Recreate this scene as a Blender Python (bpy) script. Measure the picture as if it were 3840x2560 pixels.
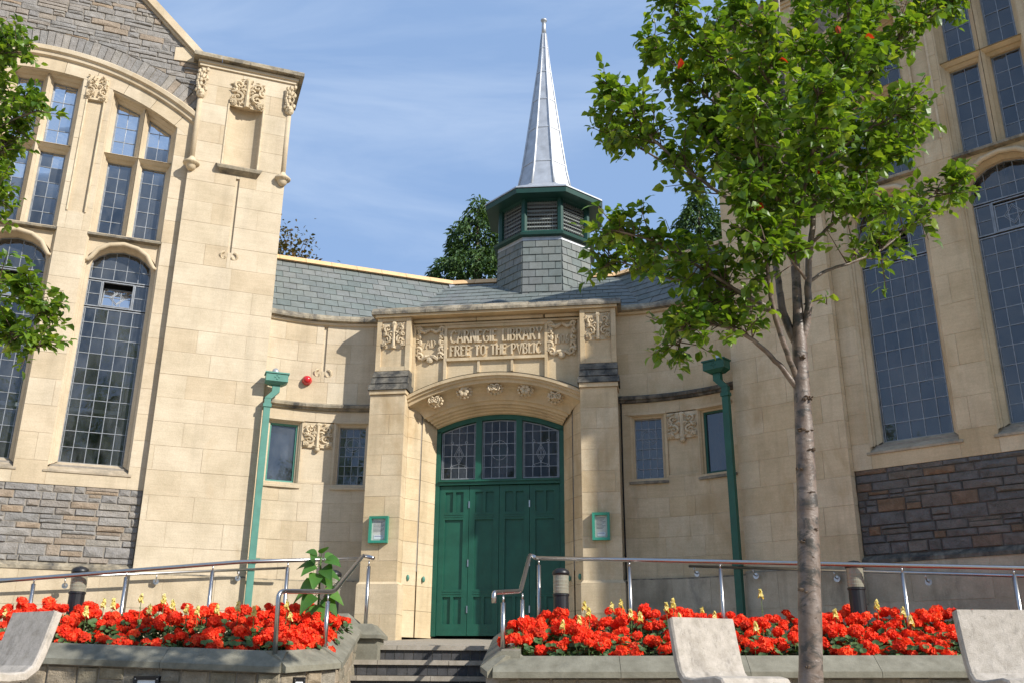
import bpy, bmesh, math, random
from math import sin, cos, tan, radians, pi, sqrt, atan2, asin, acos
from mathutils import Vector, Matrix

for o in list(bpy.data.objects):
    bpy.data.objects.remove(o)
SC = bpy.context.scene
COL = SC.collection

# ------------------------------------------------------------------ camera
F = 3543.4                      # focal length in photo pixels (3840 wide)
PIT, ROLL = radians(19.496), radians(.4506)
EYE = Vector((0, 0, .5))
_cr, _sr, _cp, _sp = cos(ROLL), sin(ROLL), cos(PIT), sin(PIT)
Ux, Uu, Uf = Vector((1, 0, 0)), Vector((0, -_sp, _cp)), Vector((0, _cp, _sp))
_r = Ux * _cr + Uu * _sr
_u = Uu * _cr - Ux * _sr
cam = bpy.data.cameras.new('camera')
cam.sensor_width = 36
cam.lens = F / 3840 * 36
cam.clip_end = 3000
camo = bpy.data.objects.new('camera', cam)
COL.objects.link(camo)
camo.matrix_world = Matrix(((_r.x, _u.x, -Uf.x, EYE.x), (_r.y, _u.y, -Uf.y, EYE.y), (_r.z, _u.z, -Uf.z, EYE.z), (0, 0, 0, 1)))
SC.camera = camo

# ------------------------------------------------------------------ sky, sun, exposure
SUN_AZ, SUN_EL = radians(53.8), radians(33.5)      # azimuth measured from -Y towards +X
sdir = Vector((sin(SUN_AZ) * cos(SUN_EL), -cos(SUN_AZ) * cos(SUN_EL), sin(SUN_EL)))
W = bpy.data.worlds.new('World')
SC.world = W
W.use_nodes = True
nt = W.node_tree
nt.nodes.clear()
wo = nt.nodes.new('ShaderNodeOutputWorld')
bg = nt.nodes.new('ShaderNodeBackground')
sky = nt.nodes.new('ShaderNodeTexSky')
sky.sky_type = 'NISHITA'
sky.sun_disc = False
sky.sun_elevation = SUN_EL
sky.sun_rotation = atan2(sdir.x, sdir.y)
sky.altitude = 100
sky.air_density = 1.0
sky.dust_density = .35
sky.ozone_density = 1.6
tc = nt.nodes.new('ShaderNodeTexCoord')
mp = nt.nodes.new('ShaderNodeMapping')
mp.inputs['Scale'].default_value = (1.0, 3.0, 5.0)
mp.inputs['Rotation'].default_value = (.3, .5, .7)
nz = nt.nodes.new('ShaderNodeTexNoise')
nz.inputs['Scale'].default_value = 2.3
nz.inputs['Detail'].default_value = 9
nz.inputs['Roughness'].default_value = .56
nz.inputs['Distortion'].default_value = .5
rp = nt.nodes.new('ShaderNodeMapRange')
rp.inputs['From Min'].default_value = .47
rp.inputs['From Max'].default_value = .78
rp.inputs['To Min'].default_value = .0
rp.inputs['To Max'].default_value = .36
mx = nt.nodes.new('ShaderNodeMix')
mx.data_type = 'RGBA'
mx.inputs[7].default_value = (5.6, 6.4, 7.5, 1)
L = nt.links.new
L(tc.outputs['Generated'], mp.inputs['Vector'])
L(mp.outputs['Vector'], nz.inputs['Vector'])
L(nz.outputs['Fac'], rp.inputs['Value'])
L(rp.outputs['Result'], mx.inputs[0])
vb = nt.nodes.new('ShaderNodeMix')       # thin even veil of high haze over the whole sky
vb.data_type = 'RGBA'
vb.inputs[0].default_value = .76
vb.inputs[7].default_value = (2.25, 3.45, 5.70, 1)
L(sky.outputs['Color'], vb.inputs[6])
L(vb.outputs[2], mx.inputs[6])
L(mx.outputs[2], bg.inputs['Color'])
bg.inputs['Strength'].default_value = .105
L(bg.outputs['Background'], wo.inputs['Surface'])

sl = bpy.data.lights.new('sun', 'SUN')
sl.energy = 4.1
sl.angle = radians(.53)
sl.color = (1, .955, .88)
so = bpy.data.objects.new('sun', sl)
COL.objects.link(so)
so.rotation_euler = (-sdir).to_track_quat('-Z', 'Y').to_euler()
so.location = sdir * 60

SC.view_settings.view_transform = 'Standard'
SC.view_settings.look = 'None'
SC.view_settings.exposure = .53
SC.view_settings.gamma = 1
SC.view_settings.use_curve_mapping = False
SC.render.resolution_x, SC.render.resolution_y = 1024, 682
SC.render.engine = 'CYCLES'

# ------------------------------------------------------------------ photo pixel -> place
def ray(x, y):
    x = (x - 1920) / F
    y = -(y - 1280) / F
    return _r * x + _u * y + Uf
def at(x, y, Y):                 # photo pixel on the vertical plane at distance Y
    d = ray(x, y)
    return EYE + d * (Y / d.y)
def atD(x, y, Y):                # the same for pixels of the 2352 px wide view
    return at(x / .6125, y / .6125, Y)
def onplane(x, y, p0, ang, off=0):
    d = ray(x, y)
    n = Vector((sin(ang), -cos(ang), 0))
    p = Vector((p0[0], p0[1], 0)) + n * off
    t = n.dot(p - Vector((EYE.x, EYE.y, 0))) / n.dot(Vector((d.x, d.y, 0)))
    return EYE + d * t

aL, aE, aR = radians(20.19), radians(-8.58), radians(-41.1)
PE = (-.1654, 14.0)
PLp = (-3.71 + sin(aL) * .08, 13.58 - cos(aL) * .08)
PRp = (3.1636 * .953, 12.937 * .953)
def frame(p, a, z=0): return Matrix.Translation((p[0], p[1], z)) @ Matrix.Rotation(a, 4, 'Z')
ME, ML, MR = frame(PE, aE), frame(PLp, aL), frame(PRp, aR)

# ------------------------------------------------------------------ materials
def new_mat(name):
    m = bpy.data.materials.new(name)
    m.use_nodes = True
    n = m.node_tree
    n.nodes.clear()
    out = n.nodes.new('ShaderNodeOutputMaterial')
    b = n.nodes.new('ShaderNodeBsdfPrincipled')
    n.links.new(b.outputs[0], out.inputs[0])
    return m, n, b, out
def ramp(n, cols, inp=None):
    r = n.nodes.new('ShaderNodeValToRGB')
    if len(cols) == 1: cols = [cols[0], (1, cols[0][1])]
    e = r.color_ramp.elements
    while len(e) < len(cols): e.new(.5)
    for i, (p, c) in enumerate(cols):
        e[i].position = p
        e[i].color = (*c, 1)
    if inp: n.links.new(inp, r.inputs[0])
    return r
def noise(n, scale, detail=6, rough=.6, vec=None, dist=0):
    t = n.nodes.new('ShaderNodeTexNoise')
    t.inputs['Scale'].default_value = scale
    t.inputs['Detail'].default_value = detail
    t.inputs['Roughness'].default_value = rough
    t.inputs['Distortion'].default_value = dist
    if vec: n.links.new(vec, t.inputs['Vector'])
    return t
def mixc(n, kind, fac, a, b):
    m = n.nodes.new('ShaderNodeMix')
    m.data_type = 'RGBA'
    m.blend_type = kind
    for s, v in ((0, fac), (6, a), (7, b)):
        if hasattr(v, 'links'): n.links.new(v, m.inputs[s])
        elif isinstance(v, (int, float)): m.inputs[s].default_value = v
        else: m.inputs[s].default_value = (*v, 1)
    return m.outputs[2]
def pos(n, scale=None):
    g = n.nodes.new('ShaderNodeNewGeometry')
    if scale is None: return g.outputs['Position']
    mm = n.nodes.new('ShaderNodeMapping')
    mm.inputs['Scale'].default_value = scale
    n.links.new(g.outputs['Position'], mm.inputs['Vector'])
    return mm.outputs['Vector']
def bump(n, b, h, strength, dist=.01):
    bp = n.nodes.new('ShaderNodeBump')
    bp.inputs['Strength'].default_value = strength
    bp.inputs['Distance'].default_value = dist
    n.links.new(h, bp.inputs['Height'])
    n.links.new(bp.outputs[0], b.inputs['Normal'])

def stone(name, cols, mott=.35, scale=5, rough=.9, bs=.35, bd=.01, stain=None, streak=0, grain=60, bed=0):
    m, n, b, out = new_mat(name)
    oi = n.nodes.new('ShaderNodeObjectInfo')
    k = len(cols)
    base = ramp(n, [(i / max(k - 1, 1), c) for i, c in enumerate(cols)], oi.outputs['Random']).outputs[0]
    p = pos(n)
    n1 = noise(n, scale, 7, .62, p)
    n2 = noise(n, grain, 4, .7, p)
    lo, hi = 1 - mott, 1 + mott * .55
    r1 = ramp(n, [(.28, (lo, lo * .985, lo * .95)), (.72, (hi, hi, hi * 1.01))], n1.outputs['Fac']).outputs[0]
    c = mixc(n, 'MULTIPLY', 1, base, r1)
    r2 = ramp(n, [(.3, (.86, .85, .83)), (.7, (1.08, 1.08, 1.08))], n2.outputs['Fac']).outputs[0]
    c = mixc(n, 'MULTIPLY', .8, c, r2)
    if bed:                        # fine bedding lines of the sawn stone
        n5 = noise(n, 2.2, 8, .7, pos(n, (1.1, 1.1, 16)))
        r5 = ramp(n, [(.32, (1 - bed, 1 - bed * 1.05, 1 - bed * 1.2)), (.66, (1 + bed * .5,) * 3)], n5.outputs['Fac']).outputs[0]
        c = mixc(n, 'MULTIPLY', 1, c, r5)
    if stain:                      # dark soot / lichen with a shape of its own
        col, amt, sc = stain
        n3 = noise(n, sc, 8, .68, pos(n, (1, 1, .55)), .4)
        r3 = ramp(n, [(1 - amt - .12, (0, 0, 0)), (1 - amt + .12, (1, 1, 1))], n3.outputs['Fac']).outputs[0]
        c = mixc(n, 'MIX', r3, c, col)
    if streak:
        n4 = noise(n, 3.2, 6, .6, pos(n, (1.6, 1.6, .12)))
        r4 = ramp(n, [(.52, (1, 1, 1)), (.75, (1 - streak, 1 - streak, 1 - streak))], n4.outputs['Fac']).outputs[0]
        c = mixc(n, 'MULTIPLY', 1, c, r4)
    n.links.new(c, b.inputs['Base Color'])
    b.inputs['Roughness'].default_value = rough
    b.inputs['Specular IOR Level'].default_value = .25
    ad = n.nodes.new('ShaderNodeMath')
    ad.operation = 'ADD'
    n.links.new(n1.outputs['Fac'], ad.inputs[0])
    n.links.new(n2.outputs['Fac'], ad.inputs[1])
    bump(n, b, ad.outputs[0], bs, bd)
    return m
def plain(name, col, rough=.5, metal=0, spec=.5, var=.12, scale=8, bs=.0, wear=None, coat=0):
    m, n, b, out = new_mat(name)
    n1 = noise(n, scale, 6, .6, pos(n))
    r1 = ramp(n, [(.3, (1 - var,) * 3), (.7, (1 + var * .6,) * 3)], n1.outputs['Fac']).outputs[0]
    c = mixc(n, 'MULTIPLY', 1, col, r1)
    if wear:
        n2 = noise(n, wear[1], 7, .7, pos(n))
        r2 = ramp(n, [(wear[2], (0, 0, 0)), (wear[2] + .04, (1, 1, 1))], n2.outputs['Fac']).outputs[0]
        c = mixc(n, 'MIX', r2, c, wear[0])
    n.links.new(c, b.inputs['Base Color'])
    b.inputs['Roughness'].default_value = rough
    b.inputs['Metallic'].default_value = metal
    b.inputs['Specular IOR Level'].default_value = spec
    b.inputs['Coat Weight'].default_value = coat
    if bs: bump(n, b, n1.outputs['Fac'], bs)
    return m
def leafmat(name, dark, mid, light, transl=.35, rough=.35, attr='rnd', spec=.5, per_obj=0):
    m, n, b, out = new_mat(name)
    a = n.nodes.new('ShaderNodeAttribute')
    a.attribute_name = attr
    c = ramp(n, [(0, dark), (.5, mid), (1, light)], a.outputs['Fac']).outputs[0]
    if per_obj:                     # every head differs a little in age
        oi = n.nodes.new('ShaderNodeObjectInfo')
        c = mixc(n, 'MULTIPLY', 1, c, ramp(n, [(0, (1 - per_obj, 1 - per_obj, 1 - per_obj)), (.2, (.95, .8, .8)), (.8, (1, 1, 1)), (1, (1.05, 1.7, 1.5))], oi.outputs['Random']).outputs[0])
    n.links.new(c, b.inputs['Base Color'])
    b.inputs['Roughness'].default_value = rough
    b.inputs['Specular IOR Level'].default_value = spec
    tr = n.nodes.new('ShaderNodeBsdfTranslucent')
    c2 = mixc(n, 'MULTIPLY', 1, c, (1.5, 1.35, .55))
    n.links.new(c2, tr.inputs['Color'])
    ms = n.nodes.new('ShaderNodeMixShader')
    ms.inputs[0].default_value = transl
    n.links.new(b.outputs[0], ms.inputs[1])
    n.links.new(tr.outputs[0], ms.inputs[2])
    n.links.new(ms.outputs[0], out.inputs[0])
    return m
def glassmat(name, tint, refl=2.1, dirt=.09, flat=None):
    m, n, b, out = new_mat(name)
    n.nodes.remove(b)
    tr = n.nodes.new('ShaderNodeBsdfTransparent')
    tr.inputs[0].default_value = (*tint, 1)
    gl = n.nodes.new('ShaderNodeBsdfGlossy')
    gl.inputs['Roughness'].default_value = .03
    nb = noise(n, 6, 3, .5, pos(n))
    bp = n.nodes.new('ShaderNodeBump')
    bp.inputs['Strength'].default_value = .16
    bp.inputs['Distance'].default_value = .02
    n.links.new(nb.outputs['Fac'], bp.inputs['Height'])
    n.links.new(bp.outputs[0], gl.inputs['Normal'])
    fr = n.nodes.new('ShaderNodeFresnel')
    fr.inputs[0].default_value = refl
    df = n.nodes.new('ShaderNodeBsdfDiffuse')
    df.inputs[0].default_value = (.30, .33, .36, 1)
    m1 = n.nodes.new('ShaderNodeMixShader')
    if flat is None: n.links.new(fr.outputs[0], m1.inputs[0])
    else: m1.inputs[0].default_value = flat
    n.links.new(tr.outputs[0], m1.inputs[1])
    n.links.new(gl.outputs[0], m1.inputs[2])
    m2 = n.nodes.new('ShaderNodeMixShader')
    nd = noise(n, 3, 6, .65, pos(n, (1, 1, .5)))
    rd = ramp(n, [(.35, (0, 0, 0)), (.8, (dirt * 3,) * 3)], nd.outputs['Fac'])
    n.links.new(rd.outputs[0], m2.inputs[0])
    n.links.new(m1.outputs[0], m2.inputs[1])
    n.links.new(df.outputs[0], m2.inputs[2])
    n.links.new(m2.outputs[0], out.inputs[0])
    return m

M = {}
M['ashlar'] = stone('bath_stone', [(.585, .487, .345), (.615, .522, .382), (.555, .45, .307), (.63, .54, .402), (.60, .50, .362), (.57, .465, .322)], .16, 2.6, .9, .30, .006, stain=((.50, .38, .24), .30, 1.6), streak=.14, bed=.065)
M['ochre_shade_lift'] = stone('ochre_shade_lift_stone', [(.61, .487, .315), (.64, .522, .35), (.575, .445, .272), (.65, .537, .37), (.625, .50, .328), (.59, .462, .288)], .19, 2.6, .9, .32, .007, stain=((.44, .31, .165), .36, 1.5), streak=.20, bed=.07)  # yellow-brown staining, plus fill light for the shade put into the colour
M['joint'] = stone('lime_joint', [(.585, .485, .345)], .3, 3, .95, .3, .004)
M['paleplinth'] = stone('pale_base_stone', [(.58, .48, .335), (.54, .445, .31), (.61, .515, .37)], .22, 3, .92, .4, .01, stain=((.30, .25, .185), .30, 2.2), streak=.22)
M['carved'] = stone('carved_bath_stone', [(.60, .49, .33), (.64, .53, .37)], .22, 9, .92, .4, .006)
M['coping'] = stone('weathered_coping_stone', [(.34, .29, .21), (.42, .36, .26), (.27, .24, .19)], .4, 7, .95, .6, .012, stain=((.085, .08, .072), .45, 5))
M['sill'] = stone('worn_sill_stone', [(.44, .365, .265), (.40, .335, .245)], .3, 7, .95, .5, .01, stain=((.22, .19, .15), .36, 6))
M['weather'] = stone('soot_dark_weathering', [(.24, .215, .17), (.19, .175, .145)], .45, 9, .95, .6, .012, stain=((.05, .05, .048), .5, 7))
M['rubble'] = stone('pennant_rubble', [(.295, .278, .260), (.34, .318, .29), (.265, .255, .245), (.318, .295, .27), (.36, .33, .288), (.28, .27, .256), (.308, .29, .268), (.37, .28, .195), (.335, .29, .24), (.285, .272, .258), (.322, .30, .275), (.27, .262, .25)], .26, 11, .93, .9, .02, grain=45)
M['dark_rubble'] = stone('soot_dark_rubble', [(.155, .148, .142), (.185, .172, .158), (.135, .132, .13), (.17, .155, .142), (.195, .175, .152), (.145, .14, .135), (.165, .155, .145), (.225, .145, .09), (.185, .15, .115), (.15, .145, .14), (.175, .163, .15), (.14, .136, .133)], .34, 11, .9, .9, .02, grain=45)
M['pale_rubble'] = stone('planter_rubble', [(.36, .31, .22), (.29, .26, .20), (.42, .34, .24), (.33, .30, .245)], .35, 12, .93, 1, .02, stain=((.11, .11, .095), .33, 6))
M['dark_mortar'] = stone('sooty_mortar', [(.10, .095, .09)], .25, 20, .95, .5, .006)
M['mortar'] = stone('mortar', [(.30, .27, .23)], .25, 20, .95, .5, .006)
M['base'] = stone('stained_base_stone', [(.50, .43, .32), (.44, .385, .29), (.53, .46, .35)], .28, 3, .92, .4, .01, stain=((.12, .11, .095), .30, 2.2), streak=.40)
M['slate'] = stone('green_slate', [(.165, .188, .182), (.198, .216, .207), (.175, .203, .196), (.213, .224, .216), (.183, .197, .195), (.148, .178, .172), (.222, .238, .228)], .18, 8, .62, .35, .004, grain=90)
M['ridge'] = stone('buff_ridge_tile', [(.72, .47, .245), (.77, .52, .285), (.68, .44, .225)], .12, 10, .85, .2, .004)
M['lead'] = plain('lead_sheet', (.50, .515, .535), .50, .55, .5, .22, 5, .1)
M['came'] = plain('lead_came', (.29, .305, .32), .50, .5, .5, .3, 20)
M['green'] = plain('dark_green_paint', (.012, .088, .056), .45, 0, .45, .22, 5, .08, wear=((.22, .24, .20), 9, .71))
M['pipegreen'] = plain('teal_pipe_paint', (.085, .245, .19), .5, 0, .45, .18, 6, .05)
M['turretgreen'] = plain('turret_green_paint', (.010, .055, .042), .5, 0, .45, .18, 6, .05)
M['louvre'] = plain('faded_louvre_paint', (.40, .43, .40), .6, 0, .4, .2, 6)
M['noticegreen'] = plain('notice_green_paint', (.032, .235, .155), .4, 0, .5, .08, 9)
M['steel'] = plain('brushed_steel', (.50, .49, .48), .30, 1, .5, .08, 30)
M['black'] = plain('black_paint', (.012, .012, .014), .42, 0, .5, .2, 10)
M['lens'] = plain('ribbed_clear_lens', (.29, .28, .215), .22, .1, .7, .2, 25)
M['white'] = plain('frosted_glass', (.75, .78, .80), .3, 0, .5, .05, 12)
M['red'] = plain('red_plastic', (.55, .012, .016), .18, 0, .6, .05, 9, coat=.5)
M['dark'] = plain('dark_interior', (.075, .073, .07), .9, 0, .2, .3, 2)
M['interior'] = plain('interior_plaster', (.16, .155, .145), .9, 0, .2, .25, 1.2)
M['paper'] = plain('paper', (.68, .66, .60), .8, 0, .2, .1, 6)
M['ink'] = plain('ink', (.16, .16, .17), .8, 0, .2, .2, 40)
M['blueink'] = plain('blue_ink', (.22, .22, .40), .8, 0, .2, .2, 40)
M['glass'] = glassmat('leaded_glass', (.50, .53, .55))
M['greyglass'] = glassmat('plain_glass', (.32, .36, .40), dirt=.10)
M['stainglass'] = glassmat('stained_glass', (.10, .19, .16), 1.5)
M['blueblind'] = plain('blue_blind', (.16, .20, .28), .8, 0, .2, .1, 3)
M['concrete'] = stone('seat_concrete', [(.52, .465, .40), (.45, .415, .37)], .26, 16, .9, .7, .006, stain=((.22, .20, .175), .34, 34), streak=.42, grain=170)
M['planter_coping'] = stone('planter_coping', [(.225, .215, .168), (.255, .24, .187), (.20, .195, .158)], .32, 7, .9, .45, .008, stain=((.10, .10, .085), .30, 4), grain=90)
M['slab'] = stone('speckled_slab', [(.38, .34, .28), (.34, .305, .255)], .25, 12, .9, .3, .006, grain=160)
M['engbrick'] = stone('blue_brick', [(.060, .062, .068), (.085, .083, .085), (.05, .052, .058)], .3, 14, .75, .3, .006)
M['paving'] = stone('paving', [(.45, .365, .25)], .25, 3, .9, .4, .01)
M['soil'] = stone('soil', [(.05, .036, .024)], .5, 20, .98, 1, .04)
M['leaf'] = leafmat('pear_leaf', (.055, .125, .014), (.135, .245, .022), (.31, .41, .048), .45, .38)
M['redleaf'] = leafmat('red_leaf', (.55, .035, .015), (.6, .05, .02), (.65, .09, .03), .3, .4)
M['conifer'] = leafmat('conifer', (.028, .066, .018), (.058, .120, .026), (.12, .20, .045), .2, .6)
M['brownleaf'] = leafmat('autumn_leaf', (.060, .060, .016), (.100, .085, .022), (.19, .105, .030), .25, .6)
M['geranleaf'] = leafmat('geranium_leaf', (.030, .072, .018), (.055, .115, .030), (.105, .19, .055), .2, .6)
M['petal'] = leafmat('geranium_petal', (.74, .030, .014), (.90, .062, .020), (.95, .13, .045), .25, .6, spec=.2, per_obj=.35)
M['yellow'] = leafmat('snapdragon', (.68, .58, .14), (.78, .72, .28), (.82, .78, .45), .3, .6, spec=.2)
M['sunleaf'] = leafmat('sunflower_leaf', (.045, .13, .020), (.070, .195, .030), (.11, .26, .045), .35, .5)
M['stem'] = plain('stem', (.10, .17, .05), .7, 0, .3, .2, 30)

def barkmat():
    m, n, b, out = new_mat('pear_bark')
    p = pos(n, (1, 1, 1))
    n1 = noise(n, 10, 6, .6, p)
    n2 = noise(n, 1, 8, .68, pos(n, (9, 9, 14)), .6)
    c = ramp(n, [(.3, (.105, .070, .050)), (.5, (.175, .130, .10)), (.75, (.26, .215, .185))], n1.outputs['Fac']).outputs[0]
    r = ramp(n, [(.50, (0, 0, 0)), (.60, (1, 1, 1))], n2.outputs['Fac']).outputs[0]
    c = mixc(n, 'MIX', r, c, (.060, .052, .042))
    n.links.new(c, b.inputs['Base Color'])
    b.inputs['Roughness'].default_value = .42
    b.inputs['Specular IOR Level'].default_value = .45
    ad = n.nodes.new('ShaderNodeMath')
    ad.operation = 'ADD'
    n.links.new(n2.outputs['Fac'], ad.inputs[0])
    n.links.new(n1.outputs['Fac'], ad.inputs[1])
    bump(n, b, ad.outputs[0], .6, .012)
    return m
M['bark'] = barkmat()
M['twig'] = plain('twig_bark', (.115, .080, .055), .75, 0, .3, .3, 20)

# ------------------------------------------------------------------ mesh building
class MB:
    def __init__(s, tf=None):
        s.v, s.f, s.tf, s.r = [], [], tf, []
    def add(s, vs, fs, rnd=None):
        k = len(s.v)
        s.v += [s.tf(*p) for p in vs] if s.tf else [tuple(p) for p in vs]
        s.f += [tuple(i + k for i in f) for f in fs]
        if rnd is not None: s.r += [rnd] * len(fs)
        return s
    def box(s, x0, x1, y0, y1, z0, z1, nx=1):
        vs, fs = [], []
        for i in range(nx + 1):
            x = x0 + (x1 - x0) * i / nx
            vs += [(x, y0, z0), (x, y1, z0), (x, y1, z1), (x, y0, z1)]
        for i in range(nx):
            a = 4 * i
            for j in range(4):
                fs.append((a + j, a + (j + 1) % 4, a + 4 + (j + 1) % 4, a + 4 + j))
        fs += [(0, 1, 2, 3), (4 * nx + 3, 4 * nx + 2, 4 * nx + 1, 4 * nx)]
        return s.add(vs, fs)
    def prism(s, poly, y0, y1):            # poly in (x,z)
        n = len(poly)
        vs = [(x, y0, z) for x, z in poly] + [(x, y1, z) for x, z in poly]
        fs = [tuple(range(n)), tuple(range(2 * n - 1, n - 1, -1))]
        fs += [(i, (i + 1) % n, n + (i + 1) % n, n + i) for i in range(n)]
        return s.add(vs, fs)
    def ring(s, outer, inner, yo, yi, yb, skip=()):  # sloped frame between two outlines (x,z)
        n = len(outer)
        vs = [(x, yo, z) for x, z in outer] + [(x, yi, z) for x, z in inner] + [(x, yb, z) for x, z in inner] + [(x, yb, z) for x, z in outer]
        fs = []
        for i in range(n):
            if i in skip: continue
            j = (i + 1) % n
            fs += [(i, j, n + j, n + i), (n + i, n + j, 2 * n + j, 2 * n + i), (2 * n + i, 2 * n + j, 3 * n + j, 3 * n + i), (3 * n + i, 3 * n + j, j, i)]
        return s.add(vs, fs)
    def tube(s, pts, rad, n=8, cap=True, rnd=None):
        pts = [Vector(p) for p in pts]
        if not hasattr(rad, '__len__'): rad = [rad] * len(pts)
        vs, fs = [], []
        up = None
        for i, p in enumerate(pts):
            d = (pts[min(i + 1, len(pts) - 1)] - pts[max(i - 1, 0)])
            if d.length < 1e-7: d = Vector((0, 0, 1))
            d.normalize()
            if up is None:
                up = d.orthogonal().normalized()
            else:
                up = (up - d * up.dot(d))
                if up.length < 1e-6: up = d.orthogonal()
                up.normalize()
            q = d.cross(up)
            for k in range(n):
                a = 2 * pi * k / n
                vs.append(tuple(p + (up * cos(a) + q * sin(a)) * rad[i]))
        for i in range(len(pts) - 1):
            for k in range(n):
                a, b = i * n + k, i * n + (k + 1) % n
                fs.append((a, b, b + n, a + n))
        if cap:
            fs += [tuple(range(n - 1, -1, -1)), tuple(range((len(pts) - 1) * n, len(pts) * n))]
        return s.add(vs, fs, rnd)
    def lathe(s, prof, n=16, c=(0, 0), a0=0):   # prof: (r,z)
        vs, fs = [], []
        for r, z in prof:
            for k in range(n):
                a = 2 * pi * k / n + a0
                vs.append((c[0] + r * cos(a), c[1] + r * sin(a), z))
        for i in range(len(prof) - 1):
            for k in range(n):
                a, b = i * n + k, i * n + (k + 1) % n
                fs.append((a, b, b + n, a + n))
        fs += [tuple(range(n - 1, -1, -1)), tuple(range((len(prof) - 1) * n, len(prof) * n))]
        return s.add(vs, fs)
    def blob(s, c, r, n=6, m=4):
        vs, fs = [], []
        rx, ry, rz = r if hasattr(r, '__len__') else (r, r, r)
        vs.append((c[0], c[1], c[2] - rz))
        for i in range(1, m):
            t = -pi / 2 + pi * i / m
            for k in range(n):
                a = 2 * pi * k / n
                vs.append((c[0] + rx * cos(t) * cos(a), c[1] + ry * cos(t) * sin(a), c[2] + rz * sin(t)))
        vs.append((c[0], c[1], c[2] + rz))
        for k in range(n): fs.append((0, 1 + (k + 1) % n, 1 + k))
        for i in range(m - 2):
            for k in range(n):
                a, b = 1 + i * n + k, 1 + i * n + (k + 1) % n
                fs.append((a, b, b + n, a + n))
        t = len(vs) - 1
        for k in range(n): fs.append((t, t - n + k, t - n + (k + 1) % n))
        return s.add(vs, fs)
    def mesh(s, name, mat, smooth=False, fix=True):
        me = bpy.data.meshes.new(name)
        me.from_pydata(s.v, [], s.f)
        if s.r:
            at_ = me.attributes.new('rnd', 'FLOAT', 'FACE')
            at_.data.foreach_set('value', s.r)
        if fix:
            bm = bmesh.new()
            bm.from_mesh(me)
            bmesh.ops.recalc_face_normals(bm, faces=bm.faces)
            bm.to_mesh(me)
            bm.free()
        if smooth:
            me.polygons.foreach_set('use_smooth', [True] * len(me.polygons))
        me.materials.append(M[mat])
        return me
    def build(s, name, mat, parent=None, mw=None, smooth=False, fix=True):
        return link(name, s.mesh(name, mat, smooth, fix), parent, mw)
def link(name, data, parent=None, mw=None):
    o = bpy.data.objects.new(name, data)
    COL.objects.link(o)
    if parent: o.parent = parent
    if mw is not None: o.matrix_local = mw
    return o
def tag(o, label=None, cat=None, group=None, kind=None):
    if label: o['label'] = label
    if cat: o['category'] = cat
    if group: o['group'] = group
    if kind: o['kind'] = kind
    return o
def empty(name, loc=(0, 0, 0)):
    o = bpy.data.objects.new(name, None)
    COL.objects.link(o)
    o.location = loc
    return o

def clip(poly, a, b, c):        # keep a*x+b*z<=c
    out = []
    for i in range(len(poly)):
        p, q = poly[i], poly[(i + 1) % len(poly)]
        dp, dq = a * p[0] + b * p[1] - c, a * q[0] + b * q[1] - c
        if dp <= 0: out.append(p)
        if dp * dq < 0:
            t = dp / (dp - dq)
            out.append((p[0] + (q[0] - p[0]) * t, p[1] + (q[1] - p[1]) * t))
    return out
def area(p): return abs(sum(p[i][0] * p[(i + 1) % len(p)][1] - p[(i + 1) % len(p)][0] * p[i][1] for i in range(len(p)))) / 2
def offset(poly, d):            # outward offset of a convex polygon
    n = len(poly)
    sgn = 1 if sum(poly[i][0] * poly[(i + 1) % n][1] - poly[(i + 1) % n][0] * poly[i][1] for i in range(n)) > 0 else -1
    out = []
    for i in range(n):
        p0, p1, p2 = poly[i - 1], poly[i], poly[(i + 1) % n]
        d1 = Vector((p1[0] - p0[0], p1[1] - p0[1])).normalized()
        d2 = Vector((p2[0] - p1[0], p2[1] - p1[1])).normalized()
        n1, n2 = Vector((d1.y, -d1.x)) * sgn, Vector((d2.y, -d2.x)) * sgn
        b = (n1 + n2)
        k = d / max(.3, (1 + n1.dot(n2)))
        out.append((p1[0] + b.x * k, p1[1] + b.y * k))
    return out
def subtract(r, o):
    x0, x1, z0, z1 = r
    a0, a1, b0, b1 = o
    if a1 <= x0 or a0 >= x1 or b1 <= z0 or b0 >= z1: return [r]
    out = []
    if a0 > x0: out.append((x0, a0, z0, z1))
    if a1 < x1: out.append((a1, x1, z0, z1))
    m0, m1 = max(a0, x0), min(a1, x1)
    if b0 > z0: out.append((m0, m1, z0, b0))
    if b1 < z1: out.append((m0, m1, b1, z1))
    return out
def rows(z0, z1, h):
    n = max(1, round((z1 - z0) / h))
    return [z0 + (z1 - z0) * i / n for i in range(n + 1)]
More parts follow.
